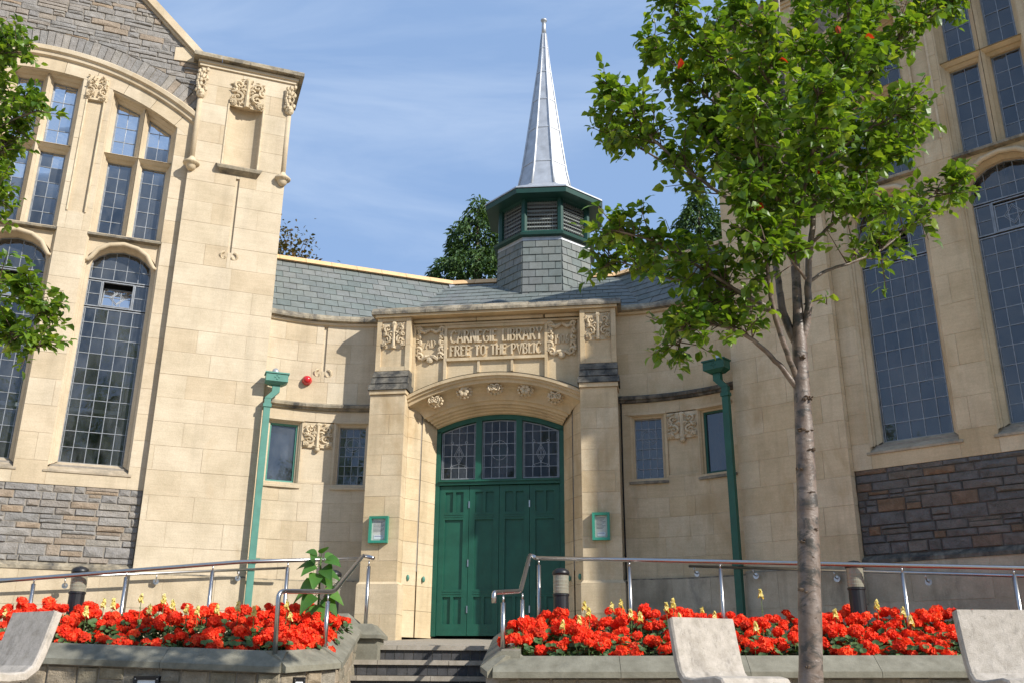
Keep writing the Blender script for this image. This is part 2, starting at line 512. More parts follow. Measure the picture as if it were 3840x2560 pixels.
def blockwork(parent, tf, x0, x1, zs, ln, y0, y1, rng, openings=(), mat='ashlar', nx=1, clips=None, mind=.03, gap=.0022):
    """ashlar: every block is an object of its own, with flush lime joints"""
    jm = MB(tf)
    for k in range(len(zs) - 1):
        n = max(1, round((x1 - x0) / ln))
        cuts = [x0]
        sh = .5 if k % 2 else 0
        for i in range(1, n + 1):
            c = x0 + (x1 - x0) * (i - sh) / n + rng.uniform(-.16, .16) * ln
            if x0 + mind * 2 < c < x1 - mind * 2 and not any(o[0] - .07 < c < o[1] + .07 and o[2] < zs[k + 1] and o[3] > zs[k] for o in openings): cuts.append(c)
        cuts.append(x1)
        for i in range(len(cuts) - 1):
            rs = [(cuts[i], cuts[i + 1], zs[k], zs[k + 1])]
            for o in openings: rs = [q for r in rs for q in subtract(r, o)]
            for a, b, c, d in rs:
                if b - a < .02 or d - c < .015: continue
                jy = y0 + rng.uniform(-.002, .002)
                mb = MB(tf)
                if clips:
                    p = [(a + gap, c + gap), (b - gap, c + gap), (b - gap, d - gap), (a + gap, d - gap)]
                    for cl in clips: 
                        p = clip(p, *cl)
                        if len(p) < 3: break
                    if len(p) < 3 or area(p) < .001: continue
                    jm.prism(offset(p, gap), y0 + .0045, y0 + .012)
                    mb.prism(p, jy, y1)
                else:
                    mb.box(a + gap, b - gap, jy, y1, c + gap, d - gap, nx)
                    jm.box(a, b, y0 + .0045, y0 + .012, c, d, nx)
                mb.build('block', mat, parent)
    tag(jm.build('joint', 'joint', parent), kind='stuff')
def rubble(parent, tf, x0, x1, z0, z1, y0, rng, hs=(.075, .16), ls=(.13, .46), keep=None, cut=None, mat='rubble', limit=300, jit=.014, g=.0055):
    """coursed rubble: pillow-faced stones of uneven size, each an object"""
    z = z0
    cnt = 0
    while z < z1 - .02:
        h = min(rng.uniform(*hs), z1 - z)
        if z1 - (z + h) < .05: h = z1 - z
        x = x0 - rng.uniform(0, .1)
        while x < x1:
            l = rng.uniform(*ls)
            a, b = max(x, x0), min(x + l, x1)
            if x1 - b < .07: b = x1
            x = b if b == x1 else x + l
            if b - a < .03: continue
            subs = [(a, b, z, z + h)]
            if h > .095 and rng.random() < .34:
                mz = z + h * rng.uniform(.4, .6)
                subs = [(a, b, z, mz), (a, b, mz, z + h)]
            for (p, q, c, d) in subs:
                poly = [(p + g, c + g), (q - g, c + g), (q - g, d - g), (p + g, d - g)]
                if keep and not keep((p + q) / 2, (c + d) / 2): continue
                if cut:
                    for cl in cut((p + q) / 2, (c + d) / 2):
                        poly = clip(poly, *cl)
                        if len(poly) < 3: break
                    if len(poly) < 3 or area(poly) < .0012: continue
                cnt += 1
                if cnt > limit: return
                cx, cz = sum(t[0] for t in poly) / len(poly), sum(t[1] for t in poly) / len(poly)
                n = len(poly)
                vs = [(u, y0 + .012, w) for u, w in poly]
                ins = []
                pr = rng.uniform(-.006, .012)
                for u, w in poly:
                    k = .012 / max(.012, sqrt((u - cx) ** 2 + (w - cz) ** 2))
                    ins.append((u + (cx - u) * k * 1.2, y0 - pr + rng.uniform(-jit, jit) * .55, w + (cz - w) * k * 1.2))
                bk = [(u, y0 + .06, w) for u, w in poly]
                fs = [tuple(range(n, 2 * n))] + [(i, (i + 1) % n, n + (i + 1) % n, n + i) for i in range(n)] + [(i, 2 * n + i, 2 * n + (i + 1) % n, (i + 1) % n) for i in range(n)]
                if n == 4 and rng.random() < .7:      # knocked, uneven face with a ridge
                    vs2 = vs + ins + bk + [(cx + rng.uniform(-.2, .2) * (q - p), y0 - pr - rng.uniform(.002, .016), cz + rng.uniform(-.2, .2) * (d - c))]
                    fs = [(n + i, n + (i + 1) % n, 3 * n) for i in range(n)] + fs[1:]
                    MB(tf).add(vs2, fs).build('stone', mat, parent)
                else:
                    MB(tf).add(vs + ins + bk, fs).build('stone', mat, parent)
        z += h

def spiral(mb, cx, y, cz, r0, r1, a0, turns, t0, t1, sgn=1, n=14, squash=1.0):
    pts, rad = [], []
    for i in range(n + 1):
        k = i / n
        a = a0 + sgn * turns * 2 * pi * k
        r = r0 + (r1 - r0) * k
        pts.append((cx + r * cos(a), y - .012 * sin(k * 9), cz + r * sin(a) * squash))
        rad.append(t0 + (t1 - t0) * k)
    mb.tube(pts, rad, 5)
def foliage_carving(tf, cx, cz, w, h, y, seed, stem=True, berries=True):
    """symmetrical vine scroll in deep relief"""
    rng = random.Random(seed)
    mb = MB(tf)
    mb.box(cx - w / 2, cx + w / 2, y + .012, y + .035, cz - h / 2, cz + h / 2)
    T = w * .052
    y = y - .006
    if stem:
        mb.tube([(cx, y, cz - h * .5), (cx + .004, y - .01, cz), (cx, y, cz + h * .46)], [T * 1.5, T * 1.1, T * 1.3], 6)
        mb.blob((cx, y - .005, cz + h * .42), (w * .11, .03, h * .09))
    for s in (-1, 1):
        for (fx, fz, r, a0, tr) in ((.26, .24, .15, -1.2, 1.25), (.27, -.18, .17, 1.4, 1.3), (.10, .03, .09, .4, 1.0), (.40, .03, .08, 2.5, 1.0), (.38, -.40, .09, 1.0, 1.1)):
            spiral(mb, cx + s * fx * w, y, cz + fz * h, r * w, .02 * w, (a0 if s > 0 else pi - a0), tr, T * rng.uniform(.8, 1.1), T * .55, s, 13, h / w * .95)
        for k in range(26):                # pointed leaf facets between the scrolls
            px, pz = cx + s * rng.uniform(.05, .47) * w, cz + rng.uniform(-.45, .47) * h
            a = rng.uniform(0, 2 * pi)
            l_, b_ = w * rng.uniform(.05, .10), w * rng.uniform(.018, .034)
            ca, sa = cos(a), sin(a)
            yy = y - rng.uniform(.0, .014)
            mb.add([(px - l_ * ca, yy, pz - l_ * sa), (px - b_ * sa, yy + .004, pz + b_ * ca), (px + l_ * ca, yy + .002, pz + l_ * sa), (px + b_ * sa, yy + .004, pz - b_ * ca), (px, yy - .020, pz), (px, yy + .02, pz)],
                   [(0, 1, 4), (1, 2, 4), (2, 3, 4), (3, 0, 4), (1, 0, 5), (2, 1, 5), (3, 2, 5), (0, 3, 5)])
        if berries:
            for k in range(9):
                mb.blob((cx + s * (.36 + .05 * (k % 3)) * w, y - .012, cz - h * (.30 + .055 * (k // 3))), w * .03, 5, 3)
    return mb
def frame_carving(tf, cx, cz, w, h, y, seed):
    """interlaced strapwork border round a blank shield"""
    rng = random.Random(seed)
    mb = MB(tf)
    T = w * .06
    y = y - .014
    for s in (-1, 1):
        for (fx, fz, r, a0) in ((.40, .40, .12, .5), (.44, .22, .09, 1.5), (.43, .03, .10, 2), (.41, -.17, .12, 1), (.36, -.35, .13, .3)):
            spiral(mb, cx + s * fx * w, y, cz + fz * h, r * w, .03 * w, (a0 if s > 0 else pi - a0), 1.1, T, T * .6, s, 12, 1)
        for k in range(10):
            mb.blob((cx + s * rng.uniform(.33, .48) * w, y - .006, cz + rng.uniform(-.45, .46) * h), (w * rng.uniform(.03, .06), .018, h * rng.uniform(.025, .05)), 5, 3)
        mb.tube([(cx + s * .36 * w, y, cz + .40 * h), (cx + s * .2 * w, y - .01, cz + .34 * h), (cx + s * .02 * w, y, cz + .43 * h)], [T, T * 1.2, T * .8], 5)
        mb.tube([(cx + s * .30 * w, y, cz - .44 * h), (cx + s * .15 * w, y - .01, cz - .36 * h), (cx + s * .02 * w, y, cz - .33 * h)], [T * .8, T * 1.2, T], 5)
    mb.blob((cx, y, cz - .44 * h), (w * .13, .028, h * .10), 8, 5)
    return mb

# ---------------------------------------------------- raised lettering drawn as strokes
GL = {'C': (.62, [[(.62, .86), (.45, 1), (.2, .92), (.06, .68), (.04, .34), (.16, .08), (.4, 0), (.62, .14)]]),
      'A': (.66, [[(0, 0), (.34, 1), (.66, 0)], [(.13, .36), (.53, .36)]]),
      'R': (.6, [[(.06, 0), (.06, 1)], [(.06, .98), (.38, .97), (.52, .78), (.40, .56), (.08, .52)], [(.25, .54), (.6, 0)]]),
      'N': (.66, [[(.05, 0), (.05, 1)], [(.05, 1), (.6, 0)], [(.6, 0), (.6, 1)]]),
      'E': (.5, [[(.05, 0), (.05, 1)], [(.05, .98), (.48, .94)], [(.05, .52), (.38, .58)], [(.05, .02), (.5, .06)]]),
      'G': (.64, [[(.60, .86), (.42, 1), (.18, .9), (.05, .62), (.05, .34), (.18, .07), (.42, 0), (.6, .1), (.6, .42), (.38, .42)]]),
      'I': (.14, [[(.07, 0), (.07, 1)]]),
      'L': (.46, [[(.05, 1), (.05, .02), (.46, .06)]]),
      'B': (.56, [[(.05, 0), (.05, 1)], [(.05, .98), (.38, .96), (.46, .76), (.36, .56), (.06, .54)], [(.36, .54), (.54, .32), (.44, .06), (.05, .02)]]),
      'Y': (.6, [[(0, 1), (.3, .48), (.6, 1)], [(.3, .48), (.3, 0)]]),
      'F': (.46, [[(.05, 0), (.05, 1)], [(.05, .98), (.46, .92)], [(.05, .5), (.36, .56)]]),
      'T': (.56, [[(.28, 0), (.28, 1)], [(0, .94), (.28, .99), (.56, .94)]]),
      'O': (.66, [[(.33, 1), (.1, .84), (.04, .5), (.1, .16), (.33, 0), (.56, .16), (.62, .5), (.56, .84), (.33, 1)]]),
      'H': (.6, [[(.05, 0), (.05, 1)], [(.55, 0), (.55, 1)], [(.05, .56), (.55, .56)]]),
      'P': (.54, [[(.05, 0), (.05, 1)], [(.05, .98), (.38, .96), (.5, .74), (.38, .5), (.06, .46)]]),
      'V': (.62, [[(0, 1), (.31, 0), (.62, 1)]]),
      'D': (.62, [[(.05, 0), (.05, 1)], [(.05, .98), (.34, .94), (.56, .7), (.58, .36), (.38, .06), (.05, .02)]]),
      '1': (.2, [[(.0, .8), (.12, 1), (.12, 0)]]),
      '9': (.5, [[(.46, .66), (.26, .46), (.05, .62), (.08, .9), (.28, 1), (.46, .84), (.46, .4), (.3, 0)]]),
      '0': (.52, [[(.26, 1), (.08, .8), (.04, .5), (.08, .2), (.26, 0), (.44, .2), (.48, .5), (.44, .8), (.26, 1)]]),
      '6': (.5, [[(.42, .96), (.16, .7), (.05, .36), (.12, .06), (.28, 0), (.45, .14), (.45, .36), (.28, .5), (.08, .36)]]), ' ': (.34, [])}
def letters(txt, x0, x1, z0, h, y, th, depth, parent):
    tot = sum(GL[c][0] + .15 for c in txt) - .15
    sx = (x1 - x0) / tot
    x = 0
    for c in txt:
        w = GL[c][0]
        if c != ' ': text_strokes(None, c, x0 + x * sx, x0 + (x + w) * sx, z0, h, y, th, depth).build('letter', 'carved', parent)
        x += w + .15
def text_strokes(tf, txt, x0, x1, z0, h, y, th=.085, depth=.016):
    tot = sum(GL[c][0] + .15 for c in txt) - .15
    sx = (x1 - x0) / tot
    mb = MB(tf)
    x = 0
    for c in txt:
        w, st = GL[c]
        for poly in st:
            P = [Vector(((x + p[0]) * sx + x0, z0 + p[1] * h)) for p in poly]
            n = len(P)
            L_, R_ = [], []
            for i, p in enumerate(P):
                d = (P[min(i + 1, n - 1)] - P[max(i - 1, 0)]).normalized()
                t = h * th * (1.25 if i in (0, n - 1) else .95) * (.75 if abs(d.x) > abs(d.y) else 1.05) * .5
                q = Vector((-d.y, d.x)) * t
                L_.append(p + q)
                R_.append(p - q)
            vs, fs = [], []
            for yy in (y - depth, y + .004):
                vs += [(p.x, yy, p.y) for p in L_] + [(p.x, yy, p.y) for p in R_]
            for i in range(n - 1):
                fs += [(i, i + 1, n + i + 1, n + i), (2 * n + i, 2 * n + i + 1, i + 1, i), (n + i, n + i + 1, 3 * n + i + 1, 3 * n + i)]
            fs += [(0, n, 3 * n, 2 * n), (n - 1, 2 * n - 1, 4 * n - 1, 3 * n - 1)]
            mb.add(vs, fs)
        x += w + .15
    return mb

# ------------------------------------------------------------------ leaded lights
def leaded(parent, tf, poly, xs, zs, y, rng, glass='glass', came=.0095, frame_w=.016, extra=(), pane_each=True, name='window'):
    """window = metal frame mesh; children: leading, and every pane on its own"""
    mb = MB(tf).ring(poly, offset(poly, -frame_w), y - .012, y - .012, y + .012)
    win = mb.build(name, 'came', parent)
    inn = offset(poly, -frame_w * .9)
    lead = MB(tf)
    X0, X1 = min(p[0] for p in inn), max(p[0] for p in inn)
    Z0, Z1 = min(p[1] for p in inn), max(p[1] for p in inn)
    for x in xs:
        q = clip(clip(inn, 1, 0, x + 1e-4), -1, 0, -(x - 1e-4))
        if len(q) > 2: lead.box(x - came / 2, x + came / 2, y - .007, y + .007, min(p[1] for p in q), max(p[1] for p in q))
    for z in zs:
        q = clip(clip(inn, 0, 1, z + 1e-4), 0, -1, -(z - 1e-4))
        if len(q) > 2: lead.box(min(p[0] for p in q), max(p[0] for p in q), y - .0075, y + .0075, z - came / 2, z + came / 2)
    for e in extra:
        for i in range(len(e) - 1):
            lead.tube([(e[i][0], y - .004, e[i][1]), (e[i + 1][0], y - .004, e[i + 1][1])], came * .5, 4)
    if lead.v: lead.build('leading', 'came', win)
    if not pane_each:
        MB(tf).add([(u, y, w) for u, w in inn], [tuple(range(len(inn)))]).build('pane', glass, win, fix=False)
        return win
    gx = [X0] + sorted(xs) + [X1]
    gz = [Z0] + sorted(zs) + [Z1]
    for i in range(len(gx) - 1):
        for j in range(len(gz) - 1):
            p = [(gx[i], gz[j]), (gx[i + 1], gz[j]), (gx[i + 1], gz[j + 1]), (gx[i], gz[j + 1])]
            cx, cz = sum(t[0] for t in inn) / len(inn), sum(t[1] for t in inn) / len(inn)
            for k in range(len(inn)):
                a, b = inn[k], inn[(k + 1) % len(inn)]
                nx_, nz_ = b[1] - a[1], -(b[0] - a[0])
                c = nx_ * a[0] + nz_ * a[1]
                if nx_ * cx + nz_ * cz > c: nx_, nz_, c = -nx_, -nz_, -c
                p = clip(p, nx_, nz_, c)
                if len(p) < 3: break
            if len(p) < 3 or area(p) < .0006: continue
            mx_, mz_ = sum(t[0] for t in p) / len(p), sum(t[1] for t in p) / len(p)
            tx, tz = rng.gauss(0, .018), rng.gauss(0, .018)
            vs = [(u, y + (u - mx_) * tx + (w - mz_) * tz, w) for u, w in p]
            MB(tf).add(vs, [tuple(range(len(vs)))]).build('pane', glass, win, fix=False)
    return win

# =================================================================== THE LIBRARY
LIB = empty('library_building', (PE[0], PE[1], 0))
tag(LIB, 'cream stone library with green arched doors, two gabled wings, slate roof and lead spire', 'building')
LIB.location = (0, 0, 0)

ZC, SCX = 5.72, 3.672                 # arch centre of a wing, in (s,z)
RI, RB, RH, RV = 3.53, 3.74, 3.94, 4.21
PITCH = 1.447

def wing(sg, MW, seed, near):
    rng = random.Random(seed)
    tf = lambda s, y, z: (sg * s, y, z)
    AM = 'ashlar' if sg < 0 else 'ochre_shade_lift'
    FY = .12                          # facade plane lies behind the pilaster front
    GY = FY + .25                     # glass
    side = 'left' if sg < 0 else 'right'
    # ---- pilasters
    for k, (b0, b1) in enumerate(((0, 1.48), (5.865, 7.345))):
        full = k == 0
        core = MB(tf)
        core.box(b0 + .02, b1 - .02, .28, .9, 0, 9.84)
        pil = core.build('pilaster', 'mortar', LIB, MW)
        m_ = (b0 + b1) / 2
        if full:
            gx = b0 + .72
            ops = [(gx - .027, gx + .027, 6.60, 7.88), (gx - .27, gx + .27, 8.09, 9.22)]
            blockwork(pil, tf, b0, b1, rows(1.78, 9.84, .345), .62, 0, .3, rng, ops, AM)
            blockwork(pil, tf, b0 - .0, b1 + .02, rows(0, 1.76, .44), .8, -.035, .3, rng, (), 'paleplinth' if sg < 0 else 'base')
            MB(tf).prism([(b0, 0), (b0, 0)], 0, 0) if 0 else None
            # weathered top of the base course
            MB(tf).add([(b0, -.035, 1.76), (b1 + .02, -.035, 1.76), (b1 + .02, 0, 1.785), (b0, 0, 1.785), (b0, .02, 1.76), (b1 + .02, .02, 1.76)], [(0, 1, 2, 3), (0, 3, 4), (1, 5, 2), (3, 2, 5, 4), (0, 4, 5, 1)]).build('base_weathering', 'coping', pil)
            # recessed slot with fleuron
            MB(tf).box(gx - .03, gx + .03, .035, .06, 6.58, 7.90).build('slot', AM, pil)
            fl = MB(tf)
            for s2 in (-1, 1):
                spiral(fl, gx + s2 * .07, -.004, 6.53, .07, .02, pi / 2, .8, .020, .008, -s2, 10)
            fl.build('fleuron', 'carved', pil)
            # curved niche
            n = 12
            vs, fs = [], []
            for i in range(n + 1):
                a = pi * i / n
                for z in (8.09, 9.22):
                    vs.append((gx - .27 * cos(a), .004 + .16 * sin(a), z))
            fs = [(2 * i, 2 * i + 1, 2 * i + 3, 2 * i + 2) for i in range(n)]
            MB(tf).add(vs, fs).build('niche', AM, pil, smooth=True)
            for s2 in (-1, 1):
                MB(tf).tube([(gx + s2 * .275, -.004, 8.09), (gx + s2 * .275, -.004, 9.2)], .017, 6).build('niche_roll', 'carved', pil)
            foliage_carving(tf, gx, 9.45, .56, .54, -.012, seed + 5, True).build('carving', 'carved', pil)
            sh = MB(tf)
            sh.add([(gx - .36, .0, 8.10), (gx + .36, .0, 8.10), (gx + .34, -.10, 8.035), (gx - .34, -.10, 8.035), (gx - .33, -.09, 7.99), (gx + .33, -.09, 7.99), (gx + .28, 0, 7.93), (gx - .28, 0, 7.93)],
                   [(0, 1, 2, 3), (3, 2, 5, 4), (4, 5, 6, 7), (0, 3, 4, 7), (1, 6, 5, 2), (0, 7, 6, 1)])
            sh.build('niche_shelf', 'coping', pil)
            # corner shafts with mushroom corbels and leafy pendants
            for xs in (b0 + .04, b1 - .04):
                MB(tf).tube([(xs, .018, 8.08), (xs, .018, 9.30)], .042, 10).build('shaft', AM, pil, smooth=True)
                MB(tf).lathe([(.035, 7.88), (.07, 7.92), (.08, 7.96), (.085, 7.97), (.125, 7.985), (.13, 8.01), (.06, 8.07), (.03, 8.12)], 14, (xs, -.02)).build('corbel', 'carved', pil, smooth=True)
                pd = MB(tf)
                pd.blob((xs, -.02, 9.28), (.075, .07, .09), 8, 6)
                r3 = random.Random(seed + 9)
                for q in range(20):
                    a = r3.uniform(0, 6.28)
                    pd.blob((xs + .07 * cos(a), -.03 - .05 * abs(sin(a)), r3.uniform(9.28, 9.72)), (.035, .03, .045), 5, 3)
                for q in range(4):
                    spiral(pd, xs, -.06, 9.36 + .1 * q, .07, .02, q * 1.3, 1.1, .016, .008, 1, 9)
                pd.build('pendant', 'carved', pil)
        else:
            blockwork(pil, tf, b0, b1, rows(0, 9.84, .6), .8, 0, .3, rng, (), AM)
        # moulded coping in three stones
        cp = MB(tf)
        for (w_, za, zb) in ((.03, 9.80, 9.85), (.06, 9.85, 9.885), (.04, 9.885, 9.91)):
            cp.box(b0 - w_, b1 + w_, -w_, .92, za, zb)
        cp.build('cornice', AM, pil)
        for i in range(4):
            xa, xb = b0 - .14 + (b1 - b0 + .28) * i / 4, b0 - .14 + (b1 - b0 + .28) * (i + 1) / 4
            c2 = MB(tf)
            c2.add([(xa, -.14, 9.912), (xb - .004, -.14, 9.912), (xb - .004, -.14, 9.965), (xa, -.14, 9.965), (xa, -.07, 10.03), (xb - .004, -.07, 10.03), (xa, .95, 10.03), (xb - .004, .95, 10.03), (xa, .95, 9.912), (xb - .004, .95, 9.912)],
                   [(0, 1, 2, 3), (3, 2, 5, 4), (4, 5, 7, 6), (6, 7, 9, 8), (0, 8, 9, 1), (0, 3, 4, 6, 8), (1, 9, 7, 5, 2)])
            c2.build('coping_stone', 'coping', pil)
    # ---- stone plinth of coursed rubble and smooth base
    A0, A1 = 1.48, 5.865
    back = MB(tf).box(A0, A1, FY + .014, FY + .4, 1.7, 2.9).build('rubble_plinth', 'mortar' if sg < 0 else 'dark_mortar', LIB, MW)
    rubble(back, tf, A0, A1, 1.885, 2.9, FY, rng, mat='rubble' if sg < 0 else 'dark_rubble')
    bw = MB(tf).box(A0, A1, FY + .10, FY + .4, 0, 1.7).build('base_wall', 'mortar', LIB, MW)
    blockwork(bw, tf, A0, A1, rows(.0, 1.78, .44), .85, FY - .06, FY + .12, rng, (), 'paleplinth' if sg < 0 else 'base')
    MB(tf).add([(A0, FY - .075, 1.78), (A1, FY - .075, 1.78), (A1, FY - .075, 1.82), (A0, FY - .075, 1.82), (A0, FY + .02, 1.885), (A1, FY + .02, 1.885), (A0, FY + .02, 1.78), (A1, FY + .02, 1.78)],
               [(0, 1, 2, 3), (3, 2, 5, 4), (4, 5, 7, 6), (6, 7, 1, 0), (0, 3, 4, 6), (1, 7, 5, 2)]).build('base_ledge', 'coping' if sg < 0 else 'weather', bw)
    # ---- ashlar front with its three bays
    cs = [SCX - PITCH, SCX, SCX + PITCH]
    arcclip = []
    for i in range(40):
        a = radians(-60 + 120 * i / 39)
        arcclip.append((sin(a), cos(a), RI + sin(a) * SCX + cos(a) * ZC))
    fr = MB(tf)
    for x0_, x1_ in ((A0, cs[0] - .50), (cs[0] + .50, cs[1] - .50), (cs[1] + .50, cs[2] - .50), (cs[2] + .50, A1)):
        fr.box(x0_ + .01, x1_ - .01, FY + .10, FY + .36, 2.9, 8.5)
    fr.box(A0, A1, FY + .10, FY + .36, 2.9, 3.2)
    front = fr.build('front_wall', 'mortar', LIB, MW)
    ops = [(c - .515, c + .515, 3.09, 6.66) for c in cs] + [(c - .505, c + .505, 6.66, 9.6) for c in cs]
    for c in cs[:2]:
        pc = c + PITCH / 2
        ops.append((pc - .115, pc + .115, 6.95, 8.86))
    blockwork(front, tf, A0, A1, [2.9, 3.22] + rows(3.22, 6.66, .38)[1:] + rows(6.66, 9.3, .40)[1:], .9, FY, FY + .12, rng, ops, AM, clips=arcclip)
    for c in cs[:2]:                       # sunk panel on each pier with leaf carving above
        pc = c + PITCH / 2
        MB(tf).box(pc - .115, pc + .115, FY + .035, FY + .08, 6.95, 8.86).build('sunk_panel', AM, front)
        for s2 in (-1, 1):
            MB(tf).tube([(pc + s2 * .125, FY - .004, 6.95), (pc + s2 * .125, FY - .004, 8.86)], .016, 6).build('pier_roll', 'carved', front)
        foliage_carving(tf, pc, 9.08, .31, .42, FY - .03, seed + 31, False).build('carving', 'carved', front)
    # arch stones
    A = acos((ZC * 0 + sqrt(max(0, 1 - ((SCX - A0) / RB) ** 2))))
    A += .07
    nv = 11
    for i in range(nv):
        t0, t1 = -A + 2 * A * i / nv + .0009, -A + 2 * A * (i + 1) / nv - .0009
        poly = []
        for k in range(5):
            t = t0 + (t1 - t0) * k / 4
            poly.append((SCX + RB * sin(t), ZC + RB * cos(t)))
        for k in range(5):
            t = t1 + (t0 - t1) * k / 4
            poly.append((SCX + RI * sin(t), ZC + RI * cos(t)))
        MB(tf).prism(poly, FY - .003, FY + .3).build('arch_stone', AM, front)
    # hood mould
    prof = [(RB, FY + .0), (RB + .02, FY - .05), (RB + .07, FY - .06), (RB + .09, FY - .10), (RB + .15, FY - .11), (RH, FY - .04), (RH, FY + .06), (RB, FY + .06)]
    nseg = 12
    A2 = asin((SCX - A0) / RH) + .035
    for g in range(nseg):
        vs, fs = [], []
        for i in range(5):
            t = -A2 + 2 * A2 * (g + i / 4) / nseg
            for r, y in prof:
                vs.append((SCX + r * sin(t), y, ZC + r * cos(t)))
        m = len(prof)
        for i in range(4):
            for k in range(m):
                fs.append((i * m + k, i * m + (k + 1) % m, (i + 1) * m + (k + 1) % m, (i + 1) * m + k))
        fs += [tuple(range(m)), tuple(range(4 * m, 5 * m))]
        MB(tf).add(vs, fs).build('hood_stone', AM, front)
    # ---- gable: rubble voussoirs, coursed rubble, coping
    apex = 9.93 + .95 * (SCX - 1.48)
    gb = MB(tf).prism([(1.48, 8.6), (5.865, 8.6), (5.865, 9.9), (SCX, apex - .05), (1.48, 9.9)], FY + .014, FY + .08)
    gb.v = [v for v in gb.v]
    gable = MB(tf)
    pts = []
    for i in range(25):
        t = -A2 + 2 * A2 * i / 24
        pts.append((SCX + (RH - .03) * sin(t), ZC + (RH - .03) * cos(t)))
    for i in range(24):
        p, q = pts[i], pts[i + 1]
        tp = lambda x: apex - .03 - .95 * abs(x - SCX)
        gable.prism([p, q, (q[0], max(tp(q[0]), q[1] + .01)), (p[0], max(tp(p[0]), p[1] + .01))], FY + .014, FY + .4)
    gable = gable.build('gable_wall', 'mortar', LIB, MW)
    A3 = asin((SCX - A0) / RV) + .03
    nq = 44
    for i in range(nq):
        t0, t1 = -A3 + 2 * A3 * i / nq, -A3 + 2 * A3 * (i + 1) / nq
        g = .0013
        ro = RV + rng.uniform(-.008, .012)
        poly = [(SCX + RH * sin(t0 + g), ZC + RH * cos(t0 + g)), (SCX + ro * sin(t0 + g), ZC + ro * cos(t0 + g)), (SCX + ro * sin(t1 - g), ZC + ro * cos(t1 - g)), (SCX + RH * sin(t1 - g), ZC + RH * cos(t1 - g))]
        poly = [p for p in poly]
        q = clip(clip(poly, -1, 0, -A0), 1, 0, A1)
        if len(q) > 2 and area(q) > .001:
            MB(tf).prism(q, FY - rng.uniform(0, .012), FY + .06).build('voussoir', 'rubble', gable)
    def keep(x, z): return sqrt((x - SCX) ** 2 + (z - ZC) ** 2) > RV - .05 and z < apex - .95 * abs(x - SCX) + .02
    def cutf(x, z):
        r = sqrt((x - SCX) ** 2 + (z - ZC) ** 2)
        nx_, nz_ = (x - SCX) / r, (z - ZC) / r
        R0 = RV + .014
        return [(-nx_, -nz_, -(R0 + nx_ * SCX + nz_ * ZC)), (.95, 1, apex - .04 + .95 * SCX), (-.95, 1, apex - .04 - .95 * SCX)]
    rubble(gable, tf, A0, A1, 9.2, apex - .15, FY, rng, (.05, .125), (.10, .46), keep, cutf, g=.0035)
    # kneeler block and raking coping
    MB(tf).prism([(1.49, 9.92), (1.92, 9.88), (1.92, 10.12), (1.72, 10.16)], FY - .018, FY + .1).build('kneeler', AM, gable)
    for d in (-1, 1):
        ln = 6
        for i in range(ln):
            xa = SCX + d * (SCX - 1.42) * (1 - i / ln)
            xb = SCX + d * (SCX - 1.42) * (1 - (i + 1) / ln)
            za, zb = apex - .95 * abs(xa - SCX), apex - .95 * abs(xb - SCX)
            MB(tf).prism([(xa, za), (xb, zb), (xb, zb + .16), (xa, za + .16)], FY - .09, FY + .5).build('coping_stone', AM, gable)
            MB(tf).prism([(xa, za - .05), (xb, zb - .05), (xb, zb - .004), (xa, za - .004)], FY - .04, FY + .05).build('coping_mould', AM, gable)
    # ---- body: roof, flank walls, room inside
    rf = MB(tf)
    rf.add([(1.2, FY + .45, 9.75), (SCX, FY + .45, apex + .04), (6.15, FY + .45, 9.75), (1.2, 9, 9.75), (SCX, 9, apex + .04), (6.15, 9, 9.75)], [(0, 1, 4, 3), (1, 2, 5, 4), (0, 2, 1), (3, 4, 5), (0, 3, 5, 2)])
    rf.build('wing_roof', 'slate', LIB, MW)
    fl = MB(tf)
    fl.box(.12, .5, .9, 9, 0, 9.75)
    fl.box(6.85, 7.2, .9, 9, 0, 9.75)
    fl.box(.12, 7.2, 8.9, 9.2, 0, 9.75)
    fl.box(.5, 1.5, .45, .9, 0, 9.75)
    fl.box(5.85, 6.85, .45, .9, 0, 9.75)
    fl.build('flank_wall', AM, LIB, MW)
    ro = MB(tf)
    ro.add([(.51, 5.2, .9), (6.84, 5.2, .9), (6.84, 5.2, 9.7), (.51, 5.2, 9.7), (.51, .95, .9), (6.84, .95, .9), (6.84, .95, 9.7), (.51, .95, 9.7)], [(0, 1, 2, 3), (0, 4, 5, 1), (0, 3, 7, 4), (1, 5, 6, 2), (3, 2, 6, 7)])
    room = ro.build('reading_room', 'interior', LIB, MW)
    lt = MB(tf)
    for xx in (2.0, 3.4):
        lt.box(xx, xx + 1.0, 1.7, 1.82, 4.32, 4.38)
        lt.box(xx, xx + .02, 1.74, 1.76, 4.38, 9.6)
    lt.build('lamp_fitting', 'white', room)
    # ---- windows
    for bi, c in enumerate(cs):
        fine = bi < 2
        hw = .4275
        low = [(c - hw, 3.25), (c + hw, 3.25), (c + hw, 6.20), (c + .405, 6.30), (c + .33, 6.385), (c + .20, 6.465), (c, 6.505), (c - .20, 6.465), (c - .33, 6.385), (c - .405, 6.30), (c - hw, 6.20)]
        jb = MB(tf)
        lrect = [(c - hw, 3.25), (c + hw, 3.25), (c + hw, 6.565), (c - hw, 6.565)]
        jb.ring(offset(lrect, .0895), offset(lrect, .062), FY + .004, FY + .04, GY + .04, (0,))
        jb.ring(offset(lrect, .062), offset(lrect, .042), FY + .075, FY + .08, GY + .04, (0,))
        jb.ring(offset(low, .045), offset(low, -.004), FY + .12, FY + .18, GY + .04, (0,))
        jb.build('window_jamb', AM, front)
        # spandrel over the cusped head, then the ogee mould
        sp = MB(tf)
